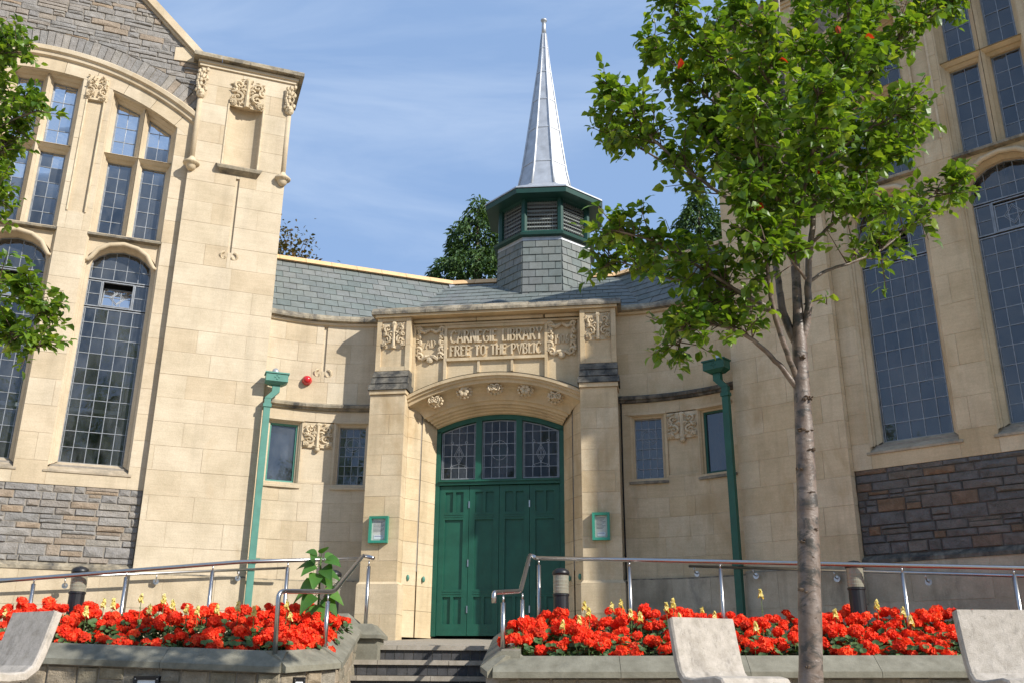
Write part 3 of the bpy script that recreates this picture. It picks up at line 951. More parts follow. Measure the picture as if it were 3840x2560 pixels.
        arch = [(c - hw - .085, 6.2)] + [p for p in reversed(offset(low, .06)[3:10])] [::1] + [(c + hw + .085, 6.2)]
        arch = sorted(arch, key=lambda p: p[0])
        for i in range(len(arch) - 1):
            p, q = arch[i], arch[i + 1]
            sp.prism([p, q, (q[0], 6.665), (p[0], 6.665)], FY + .075, GY + .04)
        sp.build('spandrel', AM, front)
        og = [(c - .50, 6.225), (c - .455, 6.235), (c - .415, 6.29), (c - .34, 6.42), (c - .2, 6.515), (c, 6.555), (c + .2, 6.515), (c + .34, 6.42), (c + .415, 6.29), (c + .455, 6.235), (c + .50, 6.225)]
        MB(tf).tube([(x, FY + .05, z) for x, z in og], [.020, .030, .036, .036, .036, .036, .036, .036, .036, .030, .020], 8).build('ogee_mould', AM, front, smooth=True)
        # sill
        MB(tf).add([(c - .56, FY - .015, 3.10), (c + .56, FY - .015, 3.10), (c + .50, FY + .26, 3.275), (c - .50, FY + .26, 3.275), (c - .50, FY + .26, 3.0), (c + .50, FY + .26, 3.0), (c - .56, FY - .015, 3.075), (c + .56, FY - .015, 3.075)],
                   [(0, 1, 2, 3), (0, 3, 4, 6), (1, 7, 5, 2), (6, 7, 1, 0), (4, 5, 7, 6)]).build('window_sill', 'sill', front)
        pw = 2 * hw / 5
        xs = [c - hw + .03] + [c - hw + pw * i for i in range(1, 5)] + [c + hw - .03]
        # lower light in three stages with a tilting vent
        l1 = [(c - hw, 3.25), (c + hw, 3.25), (c + hw, 5.57), (c - hw, 5.57)]
        if fine:
            leaded(front, tf, l1, xs, rows(3.25, 5.57, .232)[1:-1], GY, rng)
            for s2 in (-1, 1):
                x0, x1 = (c - hw, c - .225) if s2 < 0 else (c + .225, c + hw)
                leaded(front, tf, [(x0, 5.59), (x1, 5.59), (x1, 6.0), (x0, 6.0)], [x0 + .035 if s2 < 0 else x1 - .035], [5.79], GY, rng)
            top = [(c - hw, 6.02), (c + hw, 6.02)] + low[2:]
            leaded(front, tf, top, xs, [6.205], GY, rng)
            fr_ = MB(tf).ring([(c - .222, 5.59), (c + .222, 5.59), (c + .222, 6.0), (c - .222, 6.0)], [(c - .205, 5.605), (c + .205, 5.605), (c + .205, 5.985), (c - .205, 5.985)], GY - .02, GY - .02, GY + .02).build('vent_frame', 'came', front)
            tilt = radians(20) if (sg < 0 or bi == 0) else 0
            tfv = lambda s, y, z: tf(s, y * cos(tilt) + GY + (z - 5.61) * sin(tilt), 5.61 + (z - 5.61) * cos(tilt) * .93 - y * sin(tilt))
            dia = [(c, 5.94), (c + .105, 5.80), (c, 5.66), (c - .105, 5.80), (c, 5.94)]
            dia2 = [(c, 5.91), (c + .08, 5.80), (c, 5.69), (c - .08, 5.80), (c, 5.91)]
            leaded(front, tfv, [(c - .2, 5.61), (c + .2, 5.61), (c + .2, 5.98), (c - .2, 5.98)], [c - .05, c + .05], [5.80], 0, rng, extra=(dia, dia2), name='vent_sash', came=.010)
        else:
            leaded(front, tf, low, xs, rows(3.25, 6.3, .232)[1:-1], GY, rng, pane_each=False)
        # upper pair of lights under the arch
        zt = lambda s, r=3.462: ZC + sqrt(r * r - (s - SCX) ** 2)
        for d in (-1, 1):
            x0, x1 = (c - hw, c - .07) if d < 0 else (c + .07, c + hw)
            for (zb, ztp) in ((6.722, None), (8.112, 'arc')):
                if ztp is None: poly = [(x0, zb), (x1, zb), (x1, 7.965), (x0, 7.965)]
                else: poly = [(x0, zb), (x1, zb), (x1, zt(x1)), (x0, zt(x0))]
                jb = MB(tf)
                jb.ring(offset(poly, .066), offset(poly, .03), FY + .07, FY + .13, GY + .03)
                jb.ring(offset(poly, .03), offset(poly, -.004), FY + .155, FY + .20, GY + .03)
                jb.build('light_surround', AM, front)
                zz = rows(6.722, 7.965, .249)[1:-1] if ztp is None else [8.112 + .249 * i for i in range(1, 5)]
                xm = (x0 + x1) / 2
                leaded(front, tf, poly, [x0 + .025, xm, x1 - .025] if fine else [xm], zz, GY, rng, pane_each=fine, came=.009)
        mu = MB(tf)
        mu.ring([(c - hw - .085, 6.66), (c + hw + .085, 6.66), (c + hw + .085, zt(c + hw) + .09), (c, zt(c) + .09), (c - hw - .085, zt(c - hw) + .09)],
                [(c - hw - .062, 6.68), (c + hw + .062, 6.68), (c + hw + .062, zt(c + hw, RI) - .01), (c, zt(c, RI) - .01), (c - hw - .062, zt(c - hw, RI) - .01)], FY + .01, FY + .03, GY)
        mu.build('bay_moulding', AM, front)
        MB(tf).add([(c - .51, FY - .015, 6.655), (c + .51, FY - .015, 6.655), (c + .5, FY + .2, 6.735), (c - .5, FY + .2, 6.735), (c - .51, FY - .015, 6.62), (c + .51, FY - .015, 6.62), (c - .5, FY + .2, 6.6), (c + .5, FY + .2, 6.6)], [(0, 1, 2, 3), (4, 5, 1, 0), (0, 3, 6, 4), (1, 5, 7, 2), (6, 7, 5, 4)]).build('light_sill', 'coping', front)
    return front

front_l = wing(-1, ML, 11, True)
front_r = wing(1, MR, 23, True)

# ------------------------------------------------------------------ entrance
rng = random.Random(4)
idt = lambda x, y, z: (x, y, z)
ent = MB()
ent.box(-1.8, -.98, .06, .5, .3, 4.3)
ent.box(.98, 1.8, .06, .5, .3, 4.3)
ent.box(-1.78, 1.78, -.40, .2, 4.86, 5.66)
ENT = ent.build('entrance_wall', 'mortar', LIB, ME)
for s in (-1, 1):
    xa, xb = (1.285, 1.815) if s > 0 else (-1.815, -1.285)
    pier = MB().box(xa + .02, xb - .02, -.6, 0, .3, 4.4).build('pier', 'mortar', LIB, ME)
    blockwork(pier, None, xa, xb, rows(1.70, 4.40, .30), .42, -.85, -.55, rng, (), 'ochre_shade_lift')
    blockwork(pier, None, xa - .03, xb + .03, rows(.5, 1.68, .40), .5, -.89, -.55, rng, (), 'ochre_shade_lift')
    MB().add([(xa - .03, -.89, 1.68), (xb + .03, -.89, 1.68), (xb, -.85, 1.72), (xa, -.85, 1.72), (xa, -.6, 1.72), (xb, -.6, 1.72), (xb + .03, -.6, 1.68), (xa - .03, -.6, 1.68)],
             [(0, 1, 2, 3), (3, 2, 5, 4), (0, 3, 4, 7), (1, 6, 5, 2), (0, 7, 6, 1), (4, 5, 6, 7)]).build('plinth_weathering', 'ochre_shade_lift', pier)
    # weathered offsets in three slabs
    for i in range(3):
        z0, z1 = 4.47 + .115 * i, 4.47 + .115 * (i + 1)
        y0, y1 = -.885 + .06 * i, -.885 + .06 * (i + 1)
        wd = .035 if i == 0 else .01
        MB().add([(xa - wd, y0 - .012, z0), (xb + wd, y0 - .012, z0), (xb + wd, y1, z1 - .006), (xa - wd, y1, z1 - .006), (xa - wd, -.5, z1 - .006), (xb + wd, -.5, z1 - .006), (xb + wd, -.5, z0), (xa - wd, -.5, z0)],
                 [(0, 1, 2, 3), (3, 2, 5, 4), (0, 3, 4, 7), (1, 6, 5, 2), (0, 7, 6, 1), (4, 5, 6, 7)]).build('weathering_slab', 'weather', pier)
    MB().box(xa - .012, xb + .012, -.875, -.5, 4.405, 4.465).build('drip_mould', 'ochre_shade_lift', pier)
    # upper pier with sunk panel
    ops = [(xa + .075, xb - .075, 4.885, 5.60)]
    blockwork(pier, None, xa, xb, [4.815, 5.22, 5.655], .6, -.70, -.45, rng, ops, 'ochre_shade_lift')
    MB().box(xa + .06, xb - .06, -.665, -.5, 4.88, 5.61).build('sunk_panel', 'ochre_shade_lift', pier)
    foliage_carving(None, (xa + xb) / 2, 5.385, .37, .42, -.69, 77).build('carving', 'carved', pier)
    # splayed jamb with a sunk line and a fleuron
    jb = []
    zs = rows(1.70, 4.12, .30)
    zz = [1.0, 1.36, 1.70] + zs[1:] + [4.33]
    for k in range(len(zz) - 1):
        a, b = zz[k] + .002, zz[k + 1] - .002
        for (u0, u1, w0, w1) in ((1.285, 1.14, .60, .40), (1.12, .965, .37, .05)):
            q = [(s * u0, -w0), (s * u1, -w1), (s * u1, .1), (s * u0, .1)]
            MB().add([(x, y, a) for x, y in q] + [(x, y, b) for x, y in q], [(0, 1, 2, 3), (7, 6, 5, 4), (0, 4, 5, 1), (1, 5, 6, 2), (2, 6, 7, 3), (3, 7, 4, 0)]).build('block', 'ochre_shade_lift', ENT)
    MB().add([(s * 1.14, -.375, 1.9), (s * 1.12, -.355, 1.9), (s * 1.12, -.355, 4.2), (s * 1.14, -.375, 4.2)], [(0, 1, 2, 3)]).build('jamb_line', 'mortar', ENT)
    for q in (-1, 1):
        h_ = MB()
        h_.blob((s * (1.13 + q * .085), -.40 - q * s * .12 * s, 1.80), (.026, .02, .045), 8, 5)
        h_.build('green_heart', 'pipegreen', ENT, smooth=True)
# arch with mouldings: (radius, depth, half width)
ZA = 1.935
pr = [(2.325, -.05, .95), (2.33, -.13, .965), (2.352, -.145, .975), (2.356, -.20, .99), (2.378, -.215, 1.0), (2.382, -.27, 1.015), (2.408, -.285, 1.025), (2.415, -.34, 1.05), (2.45, -.36, 1.07), (2.462, -.40, 1.10), (2.49, -.41, 1.11), (2.525, -.42, 1.13), (2.575, -.45, 1.17), (2.63, -.52, 1.23), (2.65, -.60, 1.27), (2.655, -.66, 1.28), (2.70, -.675, 1.283), (2.705, -.71, 1.283), (2.735, -.72, 1.284), (2.74, -.75, 1.284), (2.785, -.755, 1.284), (2.83, -.55, 1.284), (2.86, -.50, 1.284)]
vs, fs = [], []
NA = 28
for i in range(NA + 1):
    t = -1 + 2 * i / NA
    for r, y, hw in pr:
        u = t * hw
        vs.append((u, y, ZA + sqrt(r * r - u * u)))
m = len(pr)
for i in range(NA):
    for k in range(m - 1):
        fs.append((i * m + k, i * m + k + 1, (i + 1) * m + k + 1, (i + 1) * m + k))
amb = MB().add(vs, fs)
arch = amb.build('door_arch', 'ochre_shade_lift', ENT)
vs, fs = [], []
for i in range(NA + 1):
    u = (-1 + 2 * i / NA) * 1.283
    for r, y in ((2.70, -.678), (2.79, -.762), (2.838, -.552), (2.87, -.49)):
        vs.append((u, y if r != 2.70 else -.70, ZA + sqrt(r * r - u * u)))
for i in range(NA):
    for k in (1, 2): fs.append((i * 4 + k, i * 4 + k + 1, i * 4 + k + 5, i * 4 + k + 4))
MB().add(vs, fs).build('hood_top', 'coping', arch)
for k in range(5):                       # carved bosses in the hollow
    u = (-.90, -.46, 0, .46, .90)[k]
    r = 2.575
    a = asin(u / r)
    bm_ = MB()
    rr = random.Random(60 + k)
    cx, cz = u, ZA + sqrt(r * r - u * u) + .0
    bm_.blob((cx, -.52, cz + .01), (.07, .05, .062), 8, 5)
    for q in range(12):
        t = 2 * pi * q / 12
        bm_.blob((cx + .078 * cos(t), -.535 - .02 * sin(t), cz + .01 + .064 * sin(t)), (.023, .03, .022), 5, 3)
    for q in range(6):
        t = 2 * pi * q / 6 + k
        if k in (0, 4, 2):
            spiral(bm_, cx + .03 * (1 if q % 2 else -1), -.58, cz + .01, .04, .01, t, .8, .012, .007, 1 if q % 2 else -1, 8)
        else:
            bm_.blob((cx + .036 * cos(t), -.575, cz + .01 + .036 * sin(t)), (.026, .014, .026), 6, 4)
    bm_.v = [(cx + (x - cx) * 1.3, -.52 + (y + .52) * 1.35 - .02, cz + (z - cz) * 1.25) for x, y, z in bm_.v]
    bm_.build('carved_boss', 'carved', arch)
# wall above the hood and lettered frieze
up = MB()
for i in range(24):
    x0, x1 = -1.284 + 2.568 * i / 24, -1.284 + 2.568 * (i + 1) / 24
    f = lambda x: ZA + sqrt(2.845 ** 2 - x * x) - .02
    up.prism([(x0, f(x0)), (x1, f(x1)), (x1, 5.62), (x0, 5.62)], -.50, -.38)
FR = up.build('frieze', 'ochre_shade_lift', ENT)
for a, b in ((-1.255, -.80), (-.745, .745), (.80, 1.255)):     # sunk fields framed by ribs
    pass
for x in (-1.262, -.775, .765, 1.262):
    zb = ZA + sqrt(2.845 ** 2 - x * x)
    MB().box(x - .022, x + .022, -.545, -.49, zb - .01, 5.56).build('rib', 'ochre_shade_lift', FR)
for z0, z1, x0, x1, d in ((4.985, 5.03, -.753, .743, .55), (5.505, 5.55, -.753, .743, .55), (5.555, 5.585, -1.283, 1.283, .56)):
    MB().box(x0, x1, -d, -.49, z0, z1).build('rib', 'ochre_shade_lift', FR)
for x in (-.26, .25):
    MB().box(x - .018, x + .018, -.535, -.49, 4.80, 4.984).build('rib', 'ochre_shade_lift', FR)
MB().tube([(-1.283, -.58, 5.625), (-.3, -.58, 5.625)], .03, 8).build('roll_mould', 'ochre_shade_lift', FR, smooth=True)
MB().tube([(-.29, -.58, 5.625), (.73, -.58, 5.625)], .03, 8).build('roll_mould', 'ochre_shade_lift', FR, smooth=True)
MB().tube([(.755, -.58, 5.625), (1.283, -.58, 5.625)], .03, 8).build('roll_mould', 'ochre_shade_lift', FR, smooth=True)
MB().box(-1.283, 1.283, -.59, -.40, 5.655, 5.69).build('cornice', 'ochre_shade_lift', FR)
letters('CARNEGIE LIBRARY', -.70, .70, 5.27, .195, -.50, .115, .04, FR)
letters('FREE TO THE PVBLIC', -.70, .685, 5.06, .165, -.50, .12, .04, FR)
frame_carving(None, -1.015, 5.265, .43, .56, -.515, 5).build('shield_border', 'carved', FR)
frame_carving(None, 1.00, 5.265, .43, .56, -.515, 6).build('shield_border', 'carved', FR)
text_strokes(None, 'A', -1.09, -1.02, 5.215, .13, -.50, .12, .016).build('letter', 'carved', FR)
text_strokes(None, 'D', -1.005, -.94, 5.215, .13, -.50, .12, .016).build('letter', 'carved', FR)
letters('1906', .90, 1.10, 5.20, .15, -.50, .11, .022, FR)
cuts = [-1.90, -1.05, -.55, -.18, .52, 1.12, 1.90]
for i in range(6):
    xa, xb = cuts[i] + .002, cuts[i + 1] - .002
    dz = rng.uniform(-.006, .006)
    MB().add([(xa, -.77, 5.70), (xb, -.77, 5.70), (xb, -.77, 5.735 + dz), (xa, -.77, 5.735 + dz), (xa, -.70, 5.815 + dz), (xb, -.70, 5.815 + dz), (xa, .1, 5.83), (xb, .1, 5.83), (xa, .1, 5.70), (xb, .1, 5.70)],
             [(0, 1, 2, 3), (3, 2, 5, 4), (4, 5, 7, 6), (6, 7, 9, 8), (0, 8, 9, 1), (0, 3, 4, 6, 8), (1, 9, 7, 5, 2)]).build('coping_stone', 'coping', ENT)
MB().box(-1.84, 1.84, -.745, .1, 5.66, 5.697).build('coping_mould', 'ochre_shade_lift', ENT)

# ------------------------------------------------------------------ doors and fanlight
dz0, dz1 = 1.03, 3.19
df = MB()
df.box(-.97, -.905, -.06, .06, dz0, 4.02)
df.box(.905, .97, -.06, .06, dz0, 4.02)
df.box(-.905, .905, -.075, .06, 3.19, 3.26)
df.box(-.905, .905, -.10, .0, 3.235, 3.262)
for x in (-.318, .298): df.box(x - .045, x + .045, -.07, .05, 3.262, 4.19)
ZF = 1.935
for i in range(20):                       # arched head of the frame
    u0, u1 = -.97 + 1.94 * i / 20, -.97 + 1.94 * (i + 1) / 20
    f1 = lambda u, r: ZF + sqrt(r * r - u * u)
    df.prism([(u0, f1(u0, 2.255)), (u1, f1(u1, 2.255)), (u1, f1(u1, 2.37)), (u0, f1(u0, 2.37))], -.06, .06)
DF = df.build('door_frame', 'green', LIB, ME)
for i in range(4):
    x0, x1 = -.903 + .4515 * i + .003, -.903 + .4515 * (i + 1) - .003
    lf = MB()
    st = .085
    lf.box(x0, x0 + st, -.03, .03, dz0 + .01, dz1 - .01)
    lf.box(x1 - st, x1, -.03, .03, dz0 + .01, dz1 - .01)
    for z0, z1 in ((dz0 + .01, 1.20), (1.575, 1.68), (2.68, 2.79), (3.09, dz1 - .01)):
        lf.box(x0 + st, x1 - st, -.03, .03, z0, z1)
    for z0, z1 in ((1.20, 1.575), (2.79, 3.09)):
        lf.box((x0 + x1) / 2 - .022, (x0 + x1) / 2 + .022, -.03, .03, z0, z1)
    for z in (1.61, 1.645, 2.715, 2.75):
        lf.box(x0 + st - .004, x1 - st + .004, -.036, -.02, z, z + .012)
    d_ = lf.build('door_leaf', 'green', LIB, ME)
    for z0, z1 in ((1.20, 1.575), (2.79, 3.09)):
        for a, b in ((x0 + st, (x0 + x1) / 2 - .022), ((x0 + x1) / 2 + .022, x1 - st)):
            MB().box(a, b, -.004, .02, z0, z1).build('panel', 'green', d_)
    MB().box(x0 + st, x1 - st, -.004, .02, 1.68, 2.68).build('panel', 'green', d_)
    if i in (0, 2):
        for z in (1.35, 2.0, 2.85):
            MB().box(x1 - .006, x1 + .012, -.042, -.03, z, z + .10).build('hinge', 'steel', d_)
for k, (x0, x1) in enumerate(((-.895, -.365), (-.272, .252), (.345, .895))):
    f1 = lambda u: ZF + sqrt(2.25 ** 2 - u * u)
    poly = [(x0, 3.285), (x1, 3.285), (x1, f1(x1)), ((x0 + x1) / 2, f1((x0 + x1) / 2)), (x0, f1(x0))]
    xm, wd = (x0 + x1) / 2, (x1 - x0)
    xs = [x0 + .03] + [x0 + .03 + (wd - .06) * i / 4 for i in range(1, 4)] + [x1 - .03]
    zs = [3.46, 3.64, 3.82, 4.0]
    ex = []
    if k != 1:
        ex = [[(xm, 3.80), (xm + .07, 3.66), (xm, 3.52), (xm - .07, 3.66), (xm, 3.80)], [(xm, 3.76), (xm + .048, 3.66), (xm, 3.56), (xm - .048, 3.66), (xm, 3.76)],
              [(xm - .11, 3.49), (xm - .11, 3.83), (xm, 3.80), (xm + .11, 3.83), (xm + .11, 3.49), (xm, 3.52), (xm - .11, 3.49)]]
        for cx_, cz_ in ((-.11, 3.85), (.11, 3.85), (-.11, 3.47), (.11, 3.47)):
            ex.append([(xm + cx_ + .02 * cos(a), cz_ + .02 * sin(a)) for a in [6.283 * q / 8 for q in range(9)]])
    else:
        ex = [[(xm + .13 * cos(a), 3.72 + .15 * sin(a)) for a in [6.283 * q / 18 for q in range(19)]]]
    leaded(LIB, None, poly, xs, zs, .0, random.Random(k), glass='stainglass', name='fanlight', extra=ex).matrix_local = ME
MB().add([(-1.0, .5, .9), (1.0, .5, .9), (1.0, .5, 4.4), (-1, .5, 4.4), (-1, .09, .9), (1, .09, .9), (1, .09, 4.4), (-1, .09, 4.4)], [(0, 1, 2, 3), (0, 4, 5, 1), (0, 3, 7, 4), (1, 5, 6, 2), (3, 2, 6, 7)]).build('porch_lining', 'dark', LIB, ME)
lamp = MB().lathe([(.05, 3.56), (.12, 3.60), (.13, 3.80), (.08, 3.84), (.01, 3.92)], 8, (-.01, .3)).build('porch_lantern', 'white', LIB, ME)

# ------------------------------------------------------------------ curved link walls
R0, W0_, U0 = 2.6, .33, 1.8
def link_wall(sg, seed):
    rng = random.Random(seed)
    AM = 'ashlar' if sg < 0 else 'ochre_shade_lift'
    def tf(t, y, z):
        a = t / R0
        ro = R0 + y
        return (sg * (U0 + ro * sin(a)), -(W0_ + R0 - ro * cos(a)), z)
    T1 = 1.83
    core = MB(tf)
    N = 12
    core.box(-.02, T1, .20, .38, .4, 3.15, N)
    core.box(-.02, T1, .20, .38, 4.10, 5.68, N)
    for a, b in ((-.02, .19), (.645, 1.19), (1.66, T1)): core.box(a, b, .20, .38, 3.15, 4.10, 3)
    wl = core.build('curved_link_wall', 'mortar', LIB, ME)
    W2, W1 = (.222, .612), (1.222, 1.632)
    ops = [(W2[0] - .05, W2[1] + .05, 3.165, 4.11), (W1[0] - .05, W1[1] + .05, 3.165, 4.11), (.70, 1.15, 3.20, 4.10), (.898, .952, 4.92, 5.64)]
    blockwork(wl, tf, -.02, T1, rows(1.78, 3.165, .28) + [3.50, 3.80, 4.11, 4.285], .52, 0, .24, rng, ops, AM, nx=3)
    blockwork(wl, tf, -.02, T1, [4.39, 4.74, 5.05, 5.36, 5.695], .52, 0, .24, rng, ops, AM, nx=3)
    blockwork(wl, tf, -.02, T1, [.5, .95, 1.36, 1.76], .6, -.05, .24, rng, (), 'paleplinth' if sg < 0 else 'base', nx=3)
    MB(tf).box(-.02, T1, -.045, .02, 1.755, 1.778, 8).build('plinth_ledge', 'coping', wl)
    MB(tf).box(.895, .955, .03, .06, 4.90, 5.66).build('slot', AM, wl)
    fl = MB(tf)
    for s2 in (-1, 1): spiral(fl, .925 + s2 * .07, -.004, 4.87, .07, .02, pi / 2, .8, .021, .008, -s2, 10)
    fl.build('fleuron', 'carved', wl)
    # string course and coping
    st = MB(tf)
    prf = [(.0, 4.285), (-.04, 4.29), (-.05, 4.315), (-.085, 4.325), (-.095, 4.36), (0, 4.405), (.1, 4.405), (.1, 4.285)]
    def sweep(prof, t0, t1, n):
        vs, fs = [], []
        m = len(prof)
        for i in range(n + 1):
            t = t0 + (t1 - t0) * i / n
            for y, z in prof: vs.append((t, y, z))
        for i in range(n):
            for k in range(m): fs.append((i * m + k, i * m + (k + 1) % m, (i + 1) * m + (k + 1) % m, (i + 1) * m + k))
        fs += [tuple(range(m)), tuple(range(n * m, n * m + m))]
        return MB(tf).add(vs, fs)
    for i in range(3):
        sweep(prf, -.02 + (T1 + .02) * i / 3, -.02 + (T1 + .02) * (i + 1) / 3 - .003, 5).build('string_course', 'coping' if sg < 0 else 'weather', wl)
    cpf = [(-.03, 5.70), (-.10, 5.715), (-.10, 5.75), (-.05, 5.815), (.4, 5.83), (.4, 5.70)]
    sweep([(0, 5.66), (-.035, 5.665), (-.045, 5.698), (.1, 5.698), (.1, 5.66)], -.02, T1, 14).build('coping_mould', AM, wl)
    for a, b in ((-.02, .55), (.553, 1.2), (1.203, T1)): sweep(cpf, a, b, 6).build('coping_stone', 'coping', wl)
    # windows: outer plain green casement, inner leaded light
    for (a, b), kind in ((W2, 'leaded'), (W1, 'plain')):
        poly = [(a, 3.178), (b, 3.178), (b, 4.06), (a, 4.06)]
        jb = MB(tf)
        jb.ring(offset(poly, .052), offset(poly, .025), .004, .03, .2)
        jb.ring(offset(poly, .025), offset(poly, -.002), .05, .06, .2)
        jb.build('window_jamb', AM, wl)
        MB(tf).box(a - .08, b + .08, -.02, .02, 4.10, 4.14, 4).build('head_mould', AM, wl)
        MB(tf).add([(a - .09, -.02, 3.12), (b + .09, -.02, 3.12), (b + .05, .1, 3.18), (a - .05, .1, 3.18), (a - .09, -.02, 3.09), (b + .09, -.02, 3.09), (b + .05, .1, 3.09), (a - .05, .1, 3.09)], [(0, 1, 2, 3), (4, 5, 1, 0), (0, 3, 7, 4), (1, 5, 6, 2), (7, 6, 5, 4)]).build('window_sill', AM if sg < 0 else 'coping', wl)
        if kind == 'leaded':
            xs = [a + (b - a) * i / 4 for i in (1, 2, 3)]
            zs = [3.178 + .147 * i for i in range(1, 6)]
            xm = (a + b) / 2
            ex = [[(xm + .115 * cos(q), 3.80 + .115 * sin(q)) for q in [6.283 * k / 16 for k in range(17)]], [(xm + .085 * cos(q), 3.80 + .085 * sin(q)) for q in [6.283 * k / 16 for k in range(17)]]]
            leaded(wl, tf, poly, xs, zs, .12, rng, extra=ex, glass='greyglass', came=.009)
        else:
            g = MB(tf)
            g.ring(poly, offset(poly, -.028), .07, .085, .14)
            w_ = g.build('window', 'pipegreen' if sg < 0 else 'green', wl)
            MB(tf).add([(a + .02, .11, 3.19), (b - .02, .11, 3.19), (b - .02, .11, 4.05), (a + .02, .11, 4.05)], [(0, 1, 2, 3)]).build('pane', 'greyglass', w_, fix=False)
            MB(tf).box(a - .02, b + .02, .20, .21, 3.15, 4.08, 3).build('blind', 'blueblind', w_)
        MB(tf).box(a - .05, b + .05, .385, .40, 3.1, 4.12, 3).build('dark_lining', 'dark', wl)
    MB(tf).box(.70, 1.15, .035, .2, 3.20, 4.10, 4).build('sunk_panel', AM, wl)
    foliage_carving(tf, .925, 3.905, .45, .38, .0, seed + 3).build('carving', 'carved', wl)
    MB(tf).blob((.925, 0, 3.69), (.042, .04, .042), 8, 6).build('carved_ball', 'carved', wl, smooth=True)
    return wl, tf
LW_L, tfl = link_wall(-1, 31)
LW_R, tfr = link_wall(1, 37)

# ------------------------------------------------------------------ rain pipes
def rain_pipe(sg, MW, mat):
    tf = lambda s, y, z: (-sg * s, y, z - (.11 if sg > 0 and z > 1 else 0))      # s towards the entrance
    mb = MB(tf)
    mb.box(.006, .099, -.155, -.085, .9, 4.33)
    mb.add([(0, -.16, 4.33), (.105, -.16, 4.33), (.10, -.16, 4.44), (.21, -.16, 4.44), (0, -.085, 4.33), (.105, -.085, 4.33), (.10, -.085, 4.44), (.21, -.085, 4.44)], [(0, 1, 3, 2), (4, 6, 7, 5), (0, 2, 6, 4), (1, 5, 7, 3), (2, 3, 7, 6)])
    mb.box(.10, .21, -.16, -.085, 4.44, 4.54)
    p = mb.build('rain_pipe', mat, LIB, MW)
    hp = MB(tf)
    hp.add([(.07, -.19, 4.54), (.24, -.19, 4.54), (.24, -.06, 4.54), (.07, -.06, 4.54), (-.01, -.24, 4.58), (.31, -.24, 4.58), (.31, -.06, 4.58), (-.01, -.06, 4.58), (-.01, -.24, 4.70), (.31, -.24, 4.70), (.31, -.06, 4.70), (-.01, -.06, 4.70)],
           [(0, 3, 2, 1), (0, 1, 5, 4), (1, 2, 6, 5), (2, 3, 7, 6), (3, 0, 4, 7), (4, 5, 9, 8), (5, 6, 10, 9), (6, 7, 11, 10), (7, 4, 8, 11), (8, 9, 10, 11)])
    hp.box(-.025, .325, -.255, -.05, 4.695, 4.715)
    h = hp.build('hopper', mat, p)
    for dx, dz in ((0, .028), (0, -.028), (.028, 0), (-.028, 0)):
        MB(tf).blob((.15 + dx, -.242, 4.64 + dz), (.014, .008, .014), 6, 4).build('flower_boss', mat, h)
    for z in (4.2, 1.95): MB(tf).box(-.008, .113, -.168, -.08, z, z + .05).build('socket', mat, p)
    for z in (2.0, ): MB(tf).box(.105, .16, -.135, -.11, z, z + .025).build('bracket', mat, p)
    MB(tf).tube([(.13, .1, 4.76), (.13, -.12, 4.76), (.13, -.17, 4.70)], .05, 10).build('outlet', 'lead', p, smooth=True)
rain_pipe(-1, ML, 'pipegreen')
rain_pipe(1, MR, 'green')  # darker paint stands in for the shade on this pipe
MB().tube([tuple(Vector((1.845, -.36, 4.35))), (1.84, -.37, 3), (1.845, -.37, 1.75), (1.87, -.42, 1.70), (1.87, -.42, 1.05)], .012, 6).build('cable', 'black', LIB, ME)
al = MB(tfl).lathe([(.072, 0), (.075, .03), (.07, .035), (.068, .07), (.05, .10), (.02, .115)], 16)
p0 = Vector(tfl(1.158, 0, 4.744))
p1 = Vector(tfl(1.158, -.1, 4.744))
al = MB().lathe([(.074, 0), (.076, .035), (.068, .037), (.066, .07), (.05, .10), (.02, .115)], 16)
AL = al.build('alarm_sounder', 'red', LIB, ME @ Matrix.Translation(p0) @ (p1 - p0).to_track_quat('Z', 'Y').to_matrix().to_4x4(), smooth=True)

# ------------------------------------------------------------------ roofs of slate
def roof(MW, xa, xb, eave_y, eave_z, run, rise, clips, seed, name='slate_roof'):
    rng = random.Random(seed)
    sl_ = sqrt(run * run + rise * rise)
    cy, cz = run / sl_, rise / sl_
    def tf(a, d, b):       # a along ridge, b up the slope, d normal depth (positive = into the roof)
        return (a, eave_y + b * cy + d * cz, eave_z + b * cz - d * cy)
    full = [(xa, -.3), (xb, -.3), (xb, sl_), (xa, sl_)]
    for c in clips: full = clip(full, *c)
    deck = MB(tf).prism(full, .02, .10).build(name, 'slate', LIB, MW)
    ex = .205
    k = 0
    b = -.3
    while b < sl_ - .02:
        top = min(b + ex, sl_)
        x = xa - (.115 if k % 2 else 0) - .05
        while x < xb:
            w = .232
            p = [(x + .0035, b), (x + w - .0035, b), (x + w - .0035, top + .05), (x + .0035, top + .05)]
            p = clip(p, 0, 1, sl_)
            for c in clips:
                p = clip(p, *c)
                if len(p) < 3: break
            x += w
            if len(p) < 3 or area(p) < .003: continue
            bb = b
            dj = rng.uniform(-.0025, .0025)
            vs = [(u, -.014 + dj + (v - bb) * .055, v + rng.uniform(-.003, .003)) for u, v in p] + [(u, .004 + dj + (v - bb) * .045, v) for u, v in p]
            n = len(p)
            MB(tf).add(vs, [tuple(range(n)), tuple(range(2 * n - 1, n - 1, -1))] + [(i, (i + 1) % n, n + (i + 1) % n, n + i) for i in range(n)]).build('slate', 'slate', deck)
        b += ex
        k += 1
    return deck, tf, sl_
ZR = 7.67
# central roof: ridge 2.76 m behind the doors
dC, tfC, slC = roof(ME, -3.2, 3.2, .12, 5.45, 2.64, ZR - 5.45, [], 3)
IL, IR = ML.inverted() @ ME, MR.inverted() @ ME
